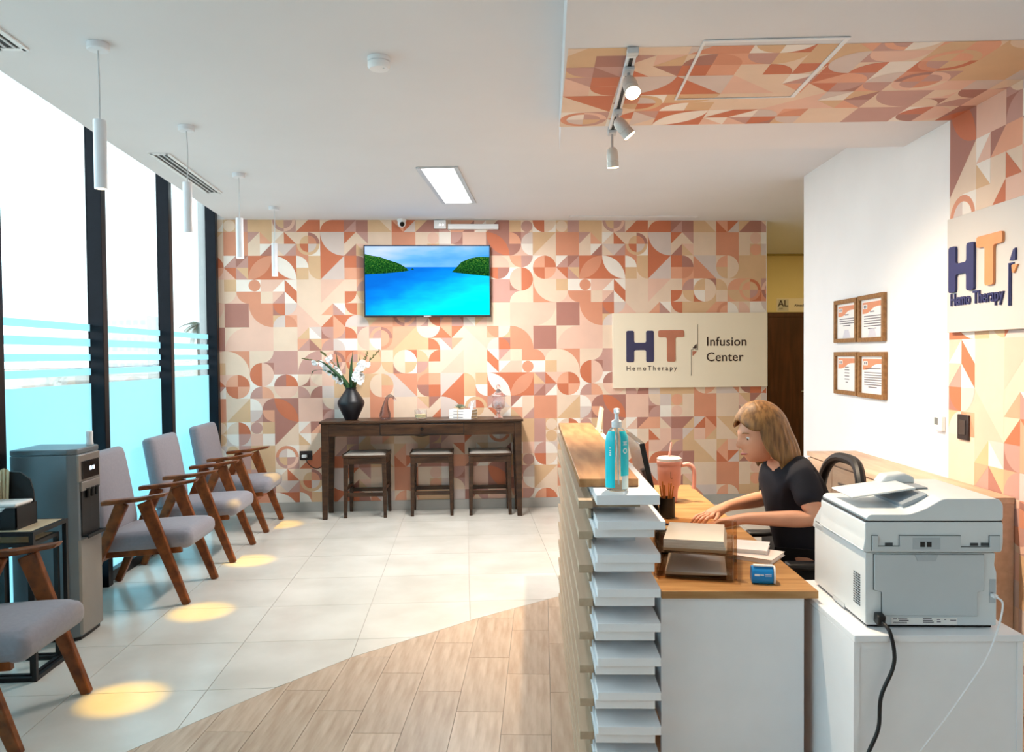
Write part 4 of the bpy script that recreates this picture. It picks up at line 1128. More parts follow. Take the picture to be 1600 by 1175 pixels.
# candle in a glass
M_clear = mat('clear_crystal', (0.95, 0.95, 0.96, 1), 0.02, trans=0.9, ior=1.3)
t = thing('candle_glass', 'small clear glass with pale yellow candle on the console', 'candle', (-0.42, 7.56, ZT + 0.0005))
MB().lathe([(0.046, 0.0), (0.056, 0.004), (0.060, 0.085), (0.057, 0.085), (0.053, 0.012), (0.001, 0.010)], n=24).build('glass', M_clear, t, smooth=True)
MB().lathe([(0.050, 0.0125), (0.0525, 0.042), (0.001, 0.043)], n=24).build('wax', mat('candle_wax', srgb(240, 222, 150), 0.5, var=0.03), t, smooth=True)
MB().tube([(0, 0, 0.043), (0.001, 0, 0.056)], 0.0012, 5).build('wick', M_dark, t)
# stack of three white books tied with twine, succulent on top
M_cover = mat('book_cover', srgb(238, 234, 230), 0.55, var=0.02)
M_page = mat('book_pages', srgb(226, 208, 170), 0.8, var=0.05, nscale=60, stretch=(1, 1, 20))
for k, lb in enumerate(('bottom white book of the small tied stack on the console', 'middle white book of the small tied stack on the console', 'top white book of the small tied stack, under the succulent')):
    t = thing('book', lb, 'book', (-0.015, 7.55, ZT + 0.0005 + k * 0.029), R_(-24 + 1.5 * k), 'tied stack of white books')
    MB().box(-0.115, 0.115, -0.078, 0.078, 0, 0.003).box(-0.115, 0.115, -0.078, 0.078, 0.025, 0.028).box(-0.115, 0.115, -0.078, -0.074, 0.003, 0.025).build('cover', M_cover, t)
    MB().box(-0.112, 0.111, -0.074, 0.074, 0.003, 0.025).build('pages', M_page, t)
    MB().box(-0.07, 0.03, -0.0788, -0.078, 0.011, 0.017).build('spine_title', M_greytxt, t)
t = thing('twine_bow', 'twine tied round the white books with a bow', 'twine', (-0.015, 7.55, ZT + 0.0005), R_(-24))
tw = mat('twine', srgb(196, 170, 130), 0.9, var=0.1, nscale=80)
MB().box(-0.026, -0.018, -0.0815, 0.0815, 0.0875, 0.0895).box(-0.026, -0.018, -0.0815, -0.0795, 0.0, 0.0875).box(-0.026, -0.018, 0.0795, 0.0815, 0.0, 0.0875).build('band', tw, t)
for s in (-1, 1): MB().tube(arc_pts([(-0.022, -0.03, 0.091), (-0.022 + s * 0.03, -0.055, 0.108), (-0.022 + s * 0.055, -0.045, 0.104), (-0.022, -0.03, 0.092)], 6), 0.0025, 5).build('loop', tw, t)
t = thing('succulent', 'small grey-green succulent rosette on the tied white books', 'plant', (-0.045, 7.55, ZT + 0.0905))
M_succ = mat('succulent_green', srgb(118, 130, 112), 0.6, var=0.2, nscale=30)
MB().lathe([(0.01, 0.0), (0.014, 0.008), (0.006, 0.014)], n=8).build('base', M_succ, t)
for k in range(16):
    an = k * 2.399; e = 0.25 + 0.06 * k
    d = Vector((math.cos(an) * math.cos(e), math.sin(an) * math.cos(e), math.sin(e)))
    L = 0.058 - 0.0014 * k
    MB().tube([Vector((0, 0, 0.006)), Vector((0, 0, 0.006)) + d * L * 0.5, Vector((0, 0, 0.008)) + d * L * 0.85, Vector((0, 0, 0.012)) + d * L], [0.003, 0.0095, 0.007, 0.001], 6).build('leaf', M_succ, t, smooth=True)
t = thing('rabbit_figure', 'tiny white rabbit figure with raised ears on the tied white books', 'figurine', (0.065, 7.505, ZT + 0.088))
MB().ball((0, 0, 0.018), 0.017, 10, 8, 1.0, 1.0, 1.05).ball((0.004, 0, 0.043), 0.012, 10, 6).build('body', M_wplast, t, smooth=True)
for s in (-1, 1): MB().tube([(0.004 + s * 0.004, 0, 0.05), (0.006 + s * 0.010, 0, 0.068), (0.01 + s * 0.013, 0, 0.08)], [0.004, 0.0045, 0.001], 6).build('ear', M_wplast, t, smooth=True)
# apothecary jar
M_pink = mat('pink_glass', (0.97, 0.86, 0.87, 1), 0.02, trans=0.92, ior=1.3)
t = thing('apothecary_jar', 'footed pink glass apothecary jar with lid on the console', 'jar', (0.322, 7.57, ZT + 0.0005))
MB().lathe([(0.044, 0.0), (0.042, 0.008), (0.016, 0.02), (0.022, 0.035), (0.014, 0.052), (0.028, 0.078), (0.058, 0.098), (0.062, 0.12), (0.062, 0.205), (0.059, 0.205), (0.058, 0.12), (0.05, 0.102), (0.001, 0.092)], n=28).build('bowl', M_pink, t, smooth=True)
ld = MB().lathe([(0.080, 0.206), (0.081, 0.210), (0.045, 0.235), (0.022, 0.262), (0.012, 0.275), (0.001, 0.277)], n=28).build('lid', M_pink, t, smooth=True)
MB().ball((0, 0, 0.297), 0.022, 14, 10).build('knob', M_pink, ld, smooth=True)
for k in range(6): MB().ball((0.026 * math.cos(k * 1.05), 0.026 * math.sin(k * 1.05), 0.118 + 0.012 * (k % 3)), 0.014, 8, 6, 1, 0.7, 1.2).build('sweet', M_wplast, t, smooth=True)

# ================================================================== reception counter
F0 = Vector((0.374, 2.58, 0))
def fw(x, y, z=0.0):
    p = F0 + nX * x + nY * y
    return (p.x, p.y, z)
M_oakd = wood('oak_slat', srgb(176, 152, 126), srgb(184, 160, 134), (12, 0.6, 12), 4.0, 0.5)
LEN = 2.16
t = thing('reception_counter', 'reception counter of stacked oak slats and white boards with an oak top', 'counter', (F0.x, F0.y, 0), RZ)
MB().box(0.0, 0.195, 0.0, LEN, 1.072, 1.10).build('counter_top', M_oak, t, bevel=0.002)
MB().box(0.06, 0.19, 0.05, LEN, 0.0, 1.05).build('core_panel', M_melamine, t)
# white boards: the top one, then pairs of a long and a shorter one
MB().box(0.045, 0.242, -0.145, LEN, 1.040, 1.0715).build('white_board', M_melamine, t, bevel=0.002)
z = 0.992
lenA = None
k = 0
while z > 0.03:
    MB().box(0.047, 0.245 + 0.012 * (k == 0), -0.160 + 0.022 * (k > 0), LEN, z - 0.027, z).build('white_board', M_melamine, t, bevel=0.0015)
    if z - 0.058 > 0.0:
        MB().box(0.040, 0.228, -0.125, LEN, z - 0.058, z - 0.0275).build('white_board', M_melamine, t, bevel=0.0015)
    z -= 0.109; k += 1
# oak slats on the visitors' side, alternately proud and set back
zs = 1.0395; k = 0
while zs > 0.02:
    MB().box(-0.006, 0.0395, -0.012 - 0.05, LEN, zs - 0.026, zs).build('oak_slat', M_oakd, t, bevel=0.0015)
    if zs - 0.072 > 0: MB().box(0.030, 0.0395, 0.0, LEN, zs - 0.072, zs - 0.040).build('oak_slat', M_oakd, t, bevel=0.0015)
    if k == 0: MB().box(0.040, 0.195, -0.04, 0.045, zs - 0.0265, zs - 0.0005).build('oak_slat', M_oakd, t)
    zs -= 0.109 if k else 0.100; k += 1
MB().box(0.0, 0.06, 0.02, LEN, 0.0, 0.02).build('plinth', M_oakd, t)

# ================================================================== reception desk
M_desk = wood('desk_oak', srgb(160, 116, 70), srgb(190, 146, 96), (1.0, 8, 8), 4.0, 0.4)
t = thing('reception_desk', 'oak-topped office desk with white side panel behind the counter', 'desk', fw(0.262, -0.045), RZ)
MB().box(0, 0.505, 0, 2.1, 0.715, 0.74).build('desktop', M_desk, t, bevel=0.002)
MB().box(0.0, 0.462, 0.012, 0.032, 0.0, 0.715).build('side_panel', M_melamine, t)
MB().box(0.0, 0.462, 2.07, 2.09, 0.0, 0.715).build('side_panel', M_melamine, t)
MB().box(0.0, 0.018, 0.032, 2.07, 0.3, 0.715).build('back_panel', M_melamine, t)

DZ = 0.7405
# sanitizer bottle on the white counter board
M_teal = mat('teal_label', srgb(24, 204, 218), 0.3, var=0.04, nscale=10)
M_gel = mat('clear_gel_bottle', (0.86, 0.96, 0.97, 1), 0.04, trans=0.9, ior=1.3, var=0.02)
t = thing('sanitizer_bottle', 'clear pump bottle of hand sanitizer with teal labels on the counter end', 'bottle', fw(0.118, -0.062, 1.0722), RZ)
bp = [(0.028, 0.0), (0.033, 0.004), (0.0345, 0.012), (0.0345, 0.155), (0.032, 0.176), (0.022, 0.197), (0.014, 0.203)]
MB().lathe(bp, n=28, sx=1.06, sy=0.95).build('bottle_body', M_gel, t, smooth=True)
lp = [(0.0352, 0.012), (0.0352, 0.155), (0.0328, 0.176), (0.0245, 0.192)]
MB().lathe(lp, n=12, sx=1.06, sy=0.95, a0=R_(165), a1=R_(255)).build('label', M_teal, t, smooth=True)
MB().lathe([(0.0352, 0.05)] + lp[1:], n=12, sx=1.06, sy=0.95, a0=R_(283), a1=R_(372)).build('label', M_teal, t, smooth=True)
MB().lathe([(0.0352, 0.008), (0.0352, 0.05)], n=8, sx=1.06, sy=0.95, a0=R_(290), a1=R_(340)).build('label_foot', mat('label_pale', srgb(206, 226, 226), 0.4), t, smooth=True)
def onb(u, v, h, a0):
    a = a0 + u / 0.0365
    return (0.0357 * 1.06 * math.cos(a) * (1 + h), 0.0357 * 0.95 * math.sin(a) * (1 + h), v)
MB().box(0, 0.014, 0.14, 0.150, 0, 0.001).v
mb = MB()
for a, b, c, d in ((296, 322, 0.158, 0.160), (296, 322, 0.148, 0.150), (300, 306, 0.150, 0.158), (311, 317, 0.150, 0.158)):
    n = 5
    vs = [onb(0, zz, 0.004, R_(a + (b - a) * q / n)) for q in range(n + 1) for zz in (c, d)]
    mb.add(vs, [(2 * q, 2 * q + 2, 2 * q + 3, 2 * q + 1) for q in range(n)])
for q in range(16):
    a = 2 * PI * q / 16; a2 = 2 * PI * (q + 1) / 16
    P = lambda an, r: onb(r * math.cos(an), 0.130 + r * 1.05 * math.sin(an), 0.004, R_(309))
    mb.add([P(a, 0.0055), P(a2, 0.0055), P(a2, 0.0085), P(a, 0.0085)], [(0, 1, 2, 3)])
for c in (0.115, 0.122, 0.129, 0.138): 
    vs = [onb(0, c + zz, 0.004, R_(a)) for a in (226, 236) for zz in (0, 0.004)]
    mb.add(vs, [(0, 2, 3, 1)])
mb.build('label_print', mat('print_white', srgb(232, 246, 246), 0.5), t)['kind'] = 'stuff'
pu = MB().lathe([(0.0155, 0.203), (0.0165, 0.205), (0.0165, 0.222), (0.012, 0.226), (0.007, 0.228), (0.006, 0.246), (0.0095, 0.248), (0.0095, 0.262), (0.007, 0.264), (0.001, 0.265)], n=20).build('pump', M_wplast, t, smooth=True)
MB().tube([(0.0, -0.006, 0.257), (0.0, -0.03, 0.257), (0.0, -0.036, 0.251)], 0.004, 8).build('nozzle', M_wplast, pu, smooth=True)
MB().tube([(0, 0, 0.2), (0.004, 0.0, 0.02)], 0.002, 6).build('dip_tube', M_wplast, pu)

# papers leaning at the far end of the counter
t = thing('brochure_stand', 'pale card leaning at the far right of the counter top', 'card', fw(0.225, 1.75, 1.0722), RZ)
MB().prism([(0.0, 0.0), (0.012, 0.0), (0.032, 0.14), (0.022, 0.145)], 0, 0.15, lambda u, v, h: (u - 0.02, h, v)).build('card', mat('cream_card', srgb(240, 224, 196), 0.6), t)
MB().box(-0.03, 0.01, 0, 0.15, 0, 0.006).build('foot', mat('cream_card', srgb(240, 224, 196), 0.6), t)

# monitor
t = thing('monitor', 'black monitor standing on the desk behind the counter', 'monitor', fw(0.36, 1.13, DZ), RZ)
mo = Matrix.Rotation(R_(-12), 4, 'Y')
def tl(p): return mo @ Vector(p) + Vector((0, 0, 0.22))
MB().add([tl(p) for p in [(-0.012, -0.25, -0.16), (0.012, -0.25, -0.16), (0.012, 0.25, -0.16), (-0.012, 0.25, -0.16), (-0.012, -0.25, 0.16), (0.012, -0.25, 0.16), (0.012, 0.25, 0.16), (-0.012, 0.25, 0.16)]],
         [(0, 3, 2, 1), (4, 5, 6, 7), (0, 1, 5, 4), (1, 2, 6, 5), (2, 3, 7, 6), (3, 0, 4, 7)]).build('casing', mat('gloss_black', srgb(26, 24, 24), 0.15), t, bevel=0.003)
MB().add([tl(p) for p in [(0.0125, -0.24, -0.14), (0.0125, 0.24, -0.14), (0.0125, 0.24, 0.15), (0.0125, -0.24, 0.15)]], [(0, 1, 2, 3)]).build('screen', mat('screen_dark', srgb(30, 34, 40), 0.1), t)
MB().box(-0.045, -0.02, -0.025, 0.025, 0.012, 0.22).build('stem', M_dark, t)
MB().box(-0.07, 0.05, -0.1, 0.1, 0, 0.012).build('foot', M_dark, t, bevel=0.004)
# pen holder
t = thing('pen_holder', 'dark wire cup with wooden pencils beside the monitor', 'pen holder', fw(0.475, 1.12, DZ), RZ)
MB().lathe([(0.036, 0), (0.038, 0.004), (0.038, 0.095), (0.036, 0.095), (0.036, 0.006), (0.001, 0.006)], n=20).build('cup', M_dark, t, smooth=True)
for k in range(6):
    an = k * 1.05
    MB().tube([(0.012 * math.cos(an), 0.012 * math.sin(an), 0.007), (0.032 * math.cos(an), 0.032 * math.sin(an), 0.15 + 0.008 * (k % 3))], 0.0035, 6).build('pencil', mat('pencil_wood', srgb(188, 116, 50), 0.5), t)
# pink tumbler
M_tum = mat('pink_tumbler', srgb(206, 150, 140), 0.4, var=0.04, nscale=10)
t = thing('tumbler', 'large pink insulated tumbler with handle, lid and straw on the desk', 'tumbler', fw(0.555, 1.52, DZ), RZ)
MB().lathe([(0.036, 0.0), (0.040, 0.004), (0.044, 0.055), (0.047, 0.075), (0.058, 0.095), (0.062, 0.195), (0.062, 0.215)], n=28).build('body', M_tum, t, smooth=True)
ld = MB().lathe([(0.064, 0.2155), (0.064, 0.228), (0.052, 0.236), (0.001, 0.236)], n=28).build('lid', mat('lid_clear_grey', srgb(196, 190, 188), 0.15, var=0.04), t, smooth=True)
MB().lathe([(0.0635, 0.196), (0.0645, 0.2), (0.0645, 0.214), (0.0625, 0.2155)], n=28).build('collar', M_tum, t, smooth=True)
MB().tube([(0.0, 0.0, 0.237), (0.012, 0.0, 0.31)], 0.0055, 10).build('straw', mat('straw_pink', srgb(226, 168, 156), 0.4), ld, smooth=True)
MB().tube(arc_pts([(0.06, -0.01, 0.192), (0.10, -0.012, 0.196), (0.124, -0.014, 0.17), (0.126, -0.014, 0.10), (0.122, -0.014, 0.07)], 6), [0.011] * 25, 10).build('handle', M_tum, t, smooth=True)
MB().box(-0.004, -0.002, -0.0635, -0.0622, 0.13, 0.165).box(-0.004, 0.006, -0.0635, -0.0622, 0.13, 0.133).build('maker_mark', M_ink, t)

# spiral notebook with pen
t = thing('notebook', 'open spiral notebook lying on the desk near the tumbler', 'notebook', fw(0.50, 0.76, DZ), RZ + R_(6))
MB().box(-0.11, 0.11, -0.09, 0.09, 0, 0.03).build('pages', mat('cream_pages', srgb(242, 226, 196), 0.7, var=0.03), t, bevel=0.002)
for k in range(12): MB().tube([(-0.10 + k * 0.018, 0.092 + 0.006 * math.cos(q * PI / 4), 0.026 + 0.007 * math.sin(q * PI / 4)) for q in range(9)], 0.0011, 4).build('ring', M_steel, t)
t = thing('pen', 'dark blue pen lying on the spiral notebook', 'pen', fw(0.45, 0.80, DZ + 0.0305), RZ)
MB().tube([(-0.06, 0, 0.0045), (0.05, 0.012, 0.0045)], 0.0042, 8).build('barrel', mat('pen_blue', srgb(36, 34, 90), 0.3), t, smooth=True)
MB().tube([(0.05, 0.012, 0.0045), (0.064, 0.0135, 0.0045)], [0.004, 0.001], 8).build('tip', M_steel, t)
# telephone / black stapler-like object between the tray and the notebook
t = thing('desk_phone', 'black telephone partly hidden behind the smoky letter tray', 'telephone', fw(0.42, 0.52, DZ), RZ)
MB().prism([(-0.09, 0), (0.09, 0), (0.09, 0.06), (-0.09, 0.03)], -0.08, 0.08, lambda u, v, h: (h, u, v)).build('base', M_dark, t, bevel=0.006)
MB().tube(arc_pts([(-0.085, -0.085, 0.07), (-0.075, -0.03, 0.085), (-0.07, 0.03, 0.095), (-0.065, 0.085, 0.09)], 5), [0.020] * 5 + [0.013] * 6 + [0.020] * 5, 10).build('handset', M_dark, t, smooth=True)

# smoky letter trays
M_acry = glass_mat('smoky_acrylic', (0.83, 0.74, 0.64, 1), 0.2)
t = thing('letter_tray', 'two-tier smoky brown acrylic letter tray on the desk', 'letter tray', fw(0.432, 0.235, DZ), RZ + R_(-14))
def tray(z):
    o = MB().box(-0.125, 0.125, -0.16, 0.16, z, z + 0.004).build('tier', M_acry, t)
    for s in (-1, 1): MB().prism([(-0.16, 0), (0.16, 0), (0.16, 0.055), (-0.06, 0.055), (-0.12, 0.03), (-0.16, 0.03)], s * 0.125 - 0.002, s * 0.125 + 0.002, lambda u, v, h: (h, u, z + v)).build('side', M_acry, o)
    MB().box(-0.123, 0.123, 0.158, 0.162, z + 0.0045, z + 0.055).build('rear', M_acry, o)
    MB().box(-0.123, 0.123, -0.162, -0.158, z + 0.0045, z + 0.018).build('front_lip', M_acry, o)
tray(0.006); tray(0.088)
for sx in (-1, 1):
    for y in (-0.12, 0.12):
        MB().box(sx * 0.134 - 0.006, sx * 0.134 + 0.006, y - 0.012, y + 0.012, 0, 0.15).build('post', M_acry, t, bevel=0.003)
t = thing('paper_pile', 'thick stack of papers in the upper smoky letter tray', 'papers', fw(0.432, 0.235, DZ + 0.0925), RZ + R_(-14))
for k in range(4): MB().box(-0.105, 0.105 - 0.003 * k, -0.145 + 0.003 * k, 0.148, k * 0.0095, k * 0.0095 + 0.009).build('sheaf', mat('paper_grey', srgb(210, 200, 188), 0.7, var=0.03), t)
t = thing('paper_sheets', 'loose sheets in the lower smoky letter tray', 'papers', fw(0.432, 0.235, DZ + 0.0105), RZ + R_(-12))
vs = []; fs = []
for i in range(9):
    for j in range(9):
        vs.append((-0.104 + 0.206 * i / 8, -0.145 + 0.285 * j / 8, 0.004 + 0.012 * math.sin(i * 0.5) * (j / 8) + 0.006 * (i / 8) ** 2))
for i in range(8):
    for j in range(8): fs.append((i * 9 + j, i * 9 + 9 + j, i * 9 + 10 + j, i * 9 + j + 1))
o = MB().add(vs, fs).build('sheet', M_paper, t, smooth=True)
q = o.modifiers.new('solid', 'SOLIDIFY'); q.thickness = 0.004
# pads of paper by the desk edge
for k, (lb, dx, dy, rz_) in enumerate((('lower white notepad at the right desk edge', 0.0, 0.0, -34), ('upper white notepad lying crosswise at the right desk edge', -0.025, 0.055, -20))):
    t = thing('notepad', lb, 'notepad', fw(0.668 + dx, 0.40 + dy, DZ + k * 0.0165), RZ + R_(rz_), 'two white notepads by the desk edge')
    MB().box(-0.095, 0.105, -0.075, 0.075, 0.002, 0.014).build('pages', M_paper, t, bevel=0.001)
    MB().box(-0.097, 0.107, -0.077, 0.077, 0.0, 0.002).box(-0.097, 0.107, -0.077, 0.077, 0.014, 0.016).build('cover', mat('pad_cover%d' % k, srgb(*((244, 232, 226), (248, 240, 240))[k]), 0.6), t)
# blue card terminal
t = thing('card_reader', 'small blue device with rounded white top edge at the near desk corner', 'card reader', fw(0.615, 0.055, DZ), RZ + R_(-10))
pr_ = round_poly([(-0.03, 0.0), (0.045, 0.0), (0.03, 0.05), (-0.02, 0.058), (-0.034, 0.03)], 0.016)
M_blue = mat('device_blue', srgb(24, 132, 202), 0.35, var=0.04, nscale=12)
MB().prism(pr_, -0.036, 0.034, lambda u, v, h: (h, u, v)).build('body', M_blue, t, bevel=0.003)
MB().prism([(u * 1.03, v * 1.03) for u, v in pr_], 0.0345, 0.040, lambda u, v, h: (h, u, v)).build('end_cap', M_wplast, t)
MB().bar((-0.030, -0.012, 0.0595), (0.032, -0.012, 0.0595), 0.018, 0.004).build('top_edge', M_wplast, t)
MB().box(-0.028, -0.012, -0.0364, -0.0352, 0.029, 0.0355).box(-0.01, 0.002, -0.0364, -0.0352, 0.031, 0.0345).box(0.006, 0.026, -0.0364, -0.0352, 0.034, 0.0355).box(0.006, 0.026, -0.0364, -0.0352, 0.029, 0.0305).build('printed_mark', M_wplast, t)['kind'] = 'stuff'

# ================================================================== printer cabinet and printer
CR = RZ + R_(-1.0)
PW = 0.48
t = thing('printer_cabinet', 'white cabinet carrying the office printer', 'cabinet', (1.105, 2.176, 0), CR + R_(1.5))
MB().box(0, PW, 0, 0.56, 0.680, 0.70).build('top_board', M_melamine, t, bevel=0.002)
MB().box(0.0, 0.016, 0.004, 0.555, 0.0, 0.68).build('side_board', M_melamine, t)
MB().box(PW - 0.016, PW, 0.004, 0.555, 0.0, 0.68).build('side_board', M_melamine, t)
MB().box(0.016, PW - 0.016, 0.008, 0.024, 0.0, 0.68).build('back_board', M_melamine, t)
MB().box(0.016, PW - 0.016, 0.54, 0.556, 0.02, 0.675).build('door', M_melamine, t)

M_prn = mat('printer_white', srgb(218, 222, 224), 0.42, var=0.012, nscale=10, bump=0.08, bscale=900)
M_prn2 = mat('printer_grey', srgb(196, 202, 206), 0.45, var=0.012, nscale=10)
M_line = mat('seam_dark', srgb(60, 64, 68), 0.6)
t = thing('printer', 'large white multifunction office printer seen from behind', 'printer', (1.168, 2.236, 0.7005), CR)
fp = lambda u, v, h: (u, h, v)
MB().prism(round_poly([(0.0, 0.008), (0.375, 0.008), (0.375, 0.165), (0.368, 0.185), (0.372, 0.222), (0.0, 0.222)], 0.006), 0.0, 0.44, fp).build('body', M_prn, t, bevel=0.006)
MB().box(0.01, 0.365, 0.01, 0.43, 0.0, 0.008).build('feet', M_dark, t)
MB().prism(round_poly([(-0.012, 0.226), (0.382, 0.226), (0.386, 0.25), (0.386, 0.314), (-0.006, 0.314), (-0.006, 0.262)], 0.008), -0.012, 0.36, fp).build('scanner_unit', M_prn, t, bevel=0.006)
MB().box(0.0, 0.372, 0.004, 0.43, 0.2221, 0.226).build('neck', M_line, t)
MB().box(-0.006, 0.384, -0.010, 0.355, 0.3141, 0.3171).build('lid_seam', M_line, t)
lid = MB().prism(round_poly([(-0.006, 0.3172), (0.386, 0.3172), (0.386, 0.366), (0.374, 0.382), (0.215, 0.382), (0.165, 0.352), (0.12, 0.336), (0.004, 0.336)], 0.012), -0.012, 0.355, fp).build('document_feeder', M_prn, t, bevel=0.01, seg=3)
MB().prism([(0.135, 0.3385), (0.2, 0.366), (0.205, 0.384), (0.13, 0.352)], 0.06, 0.27, fp).build('feeder_throat', mat('feeder_grey', srgb(150, 160, 170), 0.5), lid)
MB().prism([(0.0, 0.362), (0.19, 0.390), (0.19, 0.396), (0.0, 0.368)], 0.10, 0.28, fp).build('paper_tray', M_prn, lid, bevel=0.003)
MB().prism([(0.14, 0.386), (0.25, 0.384), (0.25, 0.405), (0.22, 0.418), (0.16, 0.412)], 0.24, 0.30, fp).build('paper_guide', M_prn, lid, bevel=0.006)
MB().box(0.20, 0.25, 0.15, 0.23, 0.3822, 0.388).build('feed_slot', mat('feeder_grey', srgb(120, 130, 142), 0.5), lid, bevel=0.003)
# control panel step at the front (far side)
MB().prism(round_poly([(0.36, 0.20), (0.46, 0.20), (0.45, 0.225), (0.36, 0.30)], 0.006), 0.0, 0.375, lambda u, v, h: (h, u, v)).build('front_panel', M_prn, t, bevel=0.004)
# rear cover outlined by a dark seam, handle and steps
rc = [(0.022, 0.218), (0.022, 0.112), (0.045, 0.106), (0.045, 0.036), (0.320, 0.036), (0.320, 0.106), (0.338, 0.112), (0.338, 0.218)]
MB().prism(rc, -0.0018, -0.0004, fp).build('rear_seam', M_line, t)
MB().prism([(0.0232, 0.2178), (0.0232, 0.1128), (0.0462, 0.1068), (0.0462, 0.0372), (0.3188, 0.0372), (0.3188, 0.1068), (0.3368, 0.1128), (0.3368, 0.2178)], -0.006, -0.0018, fp).build('rear_cover', M_prn2, t, bevel=0.002)
MB().prism([(0.138, 0.2175), (0.205, 0.2175), (0.198, 0.198), (0.146, 0.198)], -0.0072, -0.006, fp).build('cover_grip', mat('grip_grey', srgb(176, 184, 190), 0.5), t)
# scanner rear: notched hinge plate with sockets
hp = [(0.012, 0.230), (0.376, 0.230), (0.376, 0.276), (0.345, 0.276), (0.345, 0.243), (0.265, 0.243), (0.265, 0.276), (0.09, 0.276), (0.09, 0.245), (0.03, 0.245), (0.03, 0.276), (0.012, 0.276)]
MB().prism(hp, -0.0138, -0.0122, fp).build('hinge_seam', M_line, t)
MB().prism([(0.0135, 0.2305), (0.3745, 0.2305), (0.3745, 0.2745), (0.3465, 0.2745), (0.3465, 0.2415), (0.2635, 0.2415), (0.2635, 0.2745), (0.0915, 0.2745), (0.0915, 0.2435), (0.0285, 0.2435), (0.0285, 0.2745), (0.0135, 0.2745)], -0.018, -0.0138, fp).build('hinge_plate', M_prn2, t)
for x0_ in (0.05, 0.322, 0.292): MB().box(x0_, x0_ + 0.022, -0.0145, -0.0138, 0.2455, 0.254).build('hinge_gap', M_line, t)
MB().box(0.128, 0.205, -0.0192, -0.018, 0.236, 0.270).build('socket_field', mat('grip_grey', srgb(176, 184, 190), 0.5), t)
for x0_ in (0.148, 0.167): MB().box(x0_, x0_ + 0.013, -0.0200, -0.0192, 0.243, 0.258).build('phone_socket', M_dark, t)
# side vent
v_ = MB()
for r in range(12):
    for c in range(1):
        pass
for r in range(13):
    MB().box(-0.0012, 0.0005, 0.038, 0.088, 0.052 + r * 0.0075, 0.0555 + r * 0.0075).build('vent_slot', M_line, t)
for yy in (0.055, 0.072): MB().box(-0.0016, 0.0, yy, yy + 0.003, 0.05, 0.148).build('vent_rib', M_prn, t)
MB().box(-0.0016, 0.0005, 0.16, 0.26, 0.006, 0.02).build('side_notch', M_prn2, t)
# rating labels and sockets
lab = MB().box(0.075, 0.262, -0.0012, -0.0004, 0.010, 0.030).build('rating_label', M_paper, t)
mb = MB()
for k in range(18): mb.box(0.080 + k * 0.0022, 0.0812 + k * 0.0022, -0.0016, -0.0012, 0.013, 0.018)
for k, (a, b, c) in enumerate(((0.08, 0.09, 0.025), (0.094, 0.12, 0.025), (0.096, 0.124, 0.0205), (0.165, 0.19, 0.026), (0.165, 0.192, 0.021), (0.165, 0.196, 0.016), (0.205, 0.214, 0.024), (0.205, 0.216, 0.017), (0.226, 0.231, 0.024), (0.243, 0.26, 0.022))):
    mb.box(a, b, -0.0016, -0.0012, c, c + 0.0028)
mb.build('label_print', M_greytxt, lab)['kind'] = 'stuff'
MB().box(0.355, 0.372, -0.0012, -0.0004, 0.075, 0.145).build('port_recess', mat('grip_grey', srgb(176, 184, 190), 0.5), t)
MB().box(0.358, 0.366, -0.0016, -0.0012, 0.096, 0.106).build('network_port', M_dark, t)

# cords
def prw(x, y, z):
    p = Vector((1.168, 2.236, 0)) + Vector((math.cos(CR), math.sin(CR), 0)) * x + Vector((-math.sin(CR), math.cos(CR), 0)) * y
    return (p.x, p.y, z)
t = thing('black_cable', 'thick black power cable hanging from the printer down the cabinet', 'cable', prw(0.035, -0.002, 0.735))
o0 = Vector(t.location)
L_ = lambda x, y, z: tuple(Vector(prw(x, y, z)) - o0)
MB().bar(L_(0.034, -0.002, 0.735), L_(0.034, -0.034, 0.73), 0.024, 0.03).build('plug', M_dark, t, bevel=0.004)
MB().tube(arc_pts([L_(0.036, -0.034, 0.728), L_(0.044, -0.062, 0.71), L_(0.05, -0.078, 0.66), L_(0.045, -0.08, 0.61), L_(0.012, -0.082, 0.53), L_(0.004, -0.084, 0.44), L_(-0.03, -0.09, 0.36), L_(-0.055, -0.1, 0.26), L_(-0.06, -0.12, 0.12), L_(-0.03, -0.15, 0.012), L_(0.1, -0.2, 0.008)], 6), 0.0055, 8).build('cable', M_dark, t, smooth=True)
t = thing('network_cable', 'thin white network cable falling from the printer across the cabinet', 'cable', prw(0.362, -0.002, 0.80))
o0 = Vector(t.location)
MB().bar(L_(0.362, -0.002, 0.80), L_(0.362, -0.022, 0.80), 0.011, 0.009).build('plug', M_wplast, t)
MB().tube(arc_pts([L_(0.362, -0.022, 0.80), L_(0.368, -0.045, 0.785), L_(0.34, -0.07, 0.72), L_(0.30, -0.085, 0.64), L_(0.25, -0.085, 0.56), L_(0.19, -0.085, 0.47), L_(0.12, -0.09, 0.38), L_(0.06, -0.1, 0.30), L_(-0.02, -0.12, 0.2), L_(-0.1, -0.15, 0.08), L_(-0.2, -0.2, 0.006)], 6), 0.0028, 6).build('cable', M_wplast, t, smooth=True)

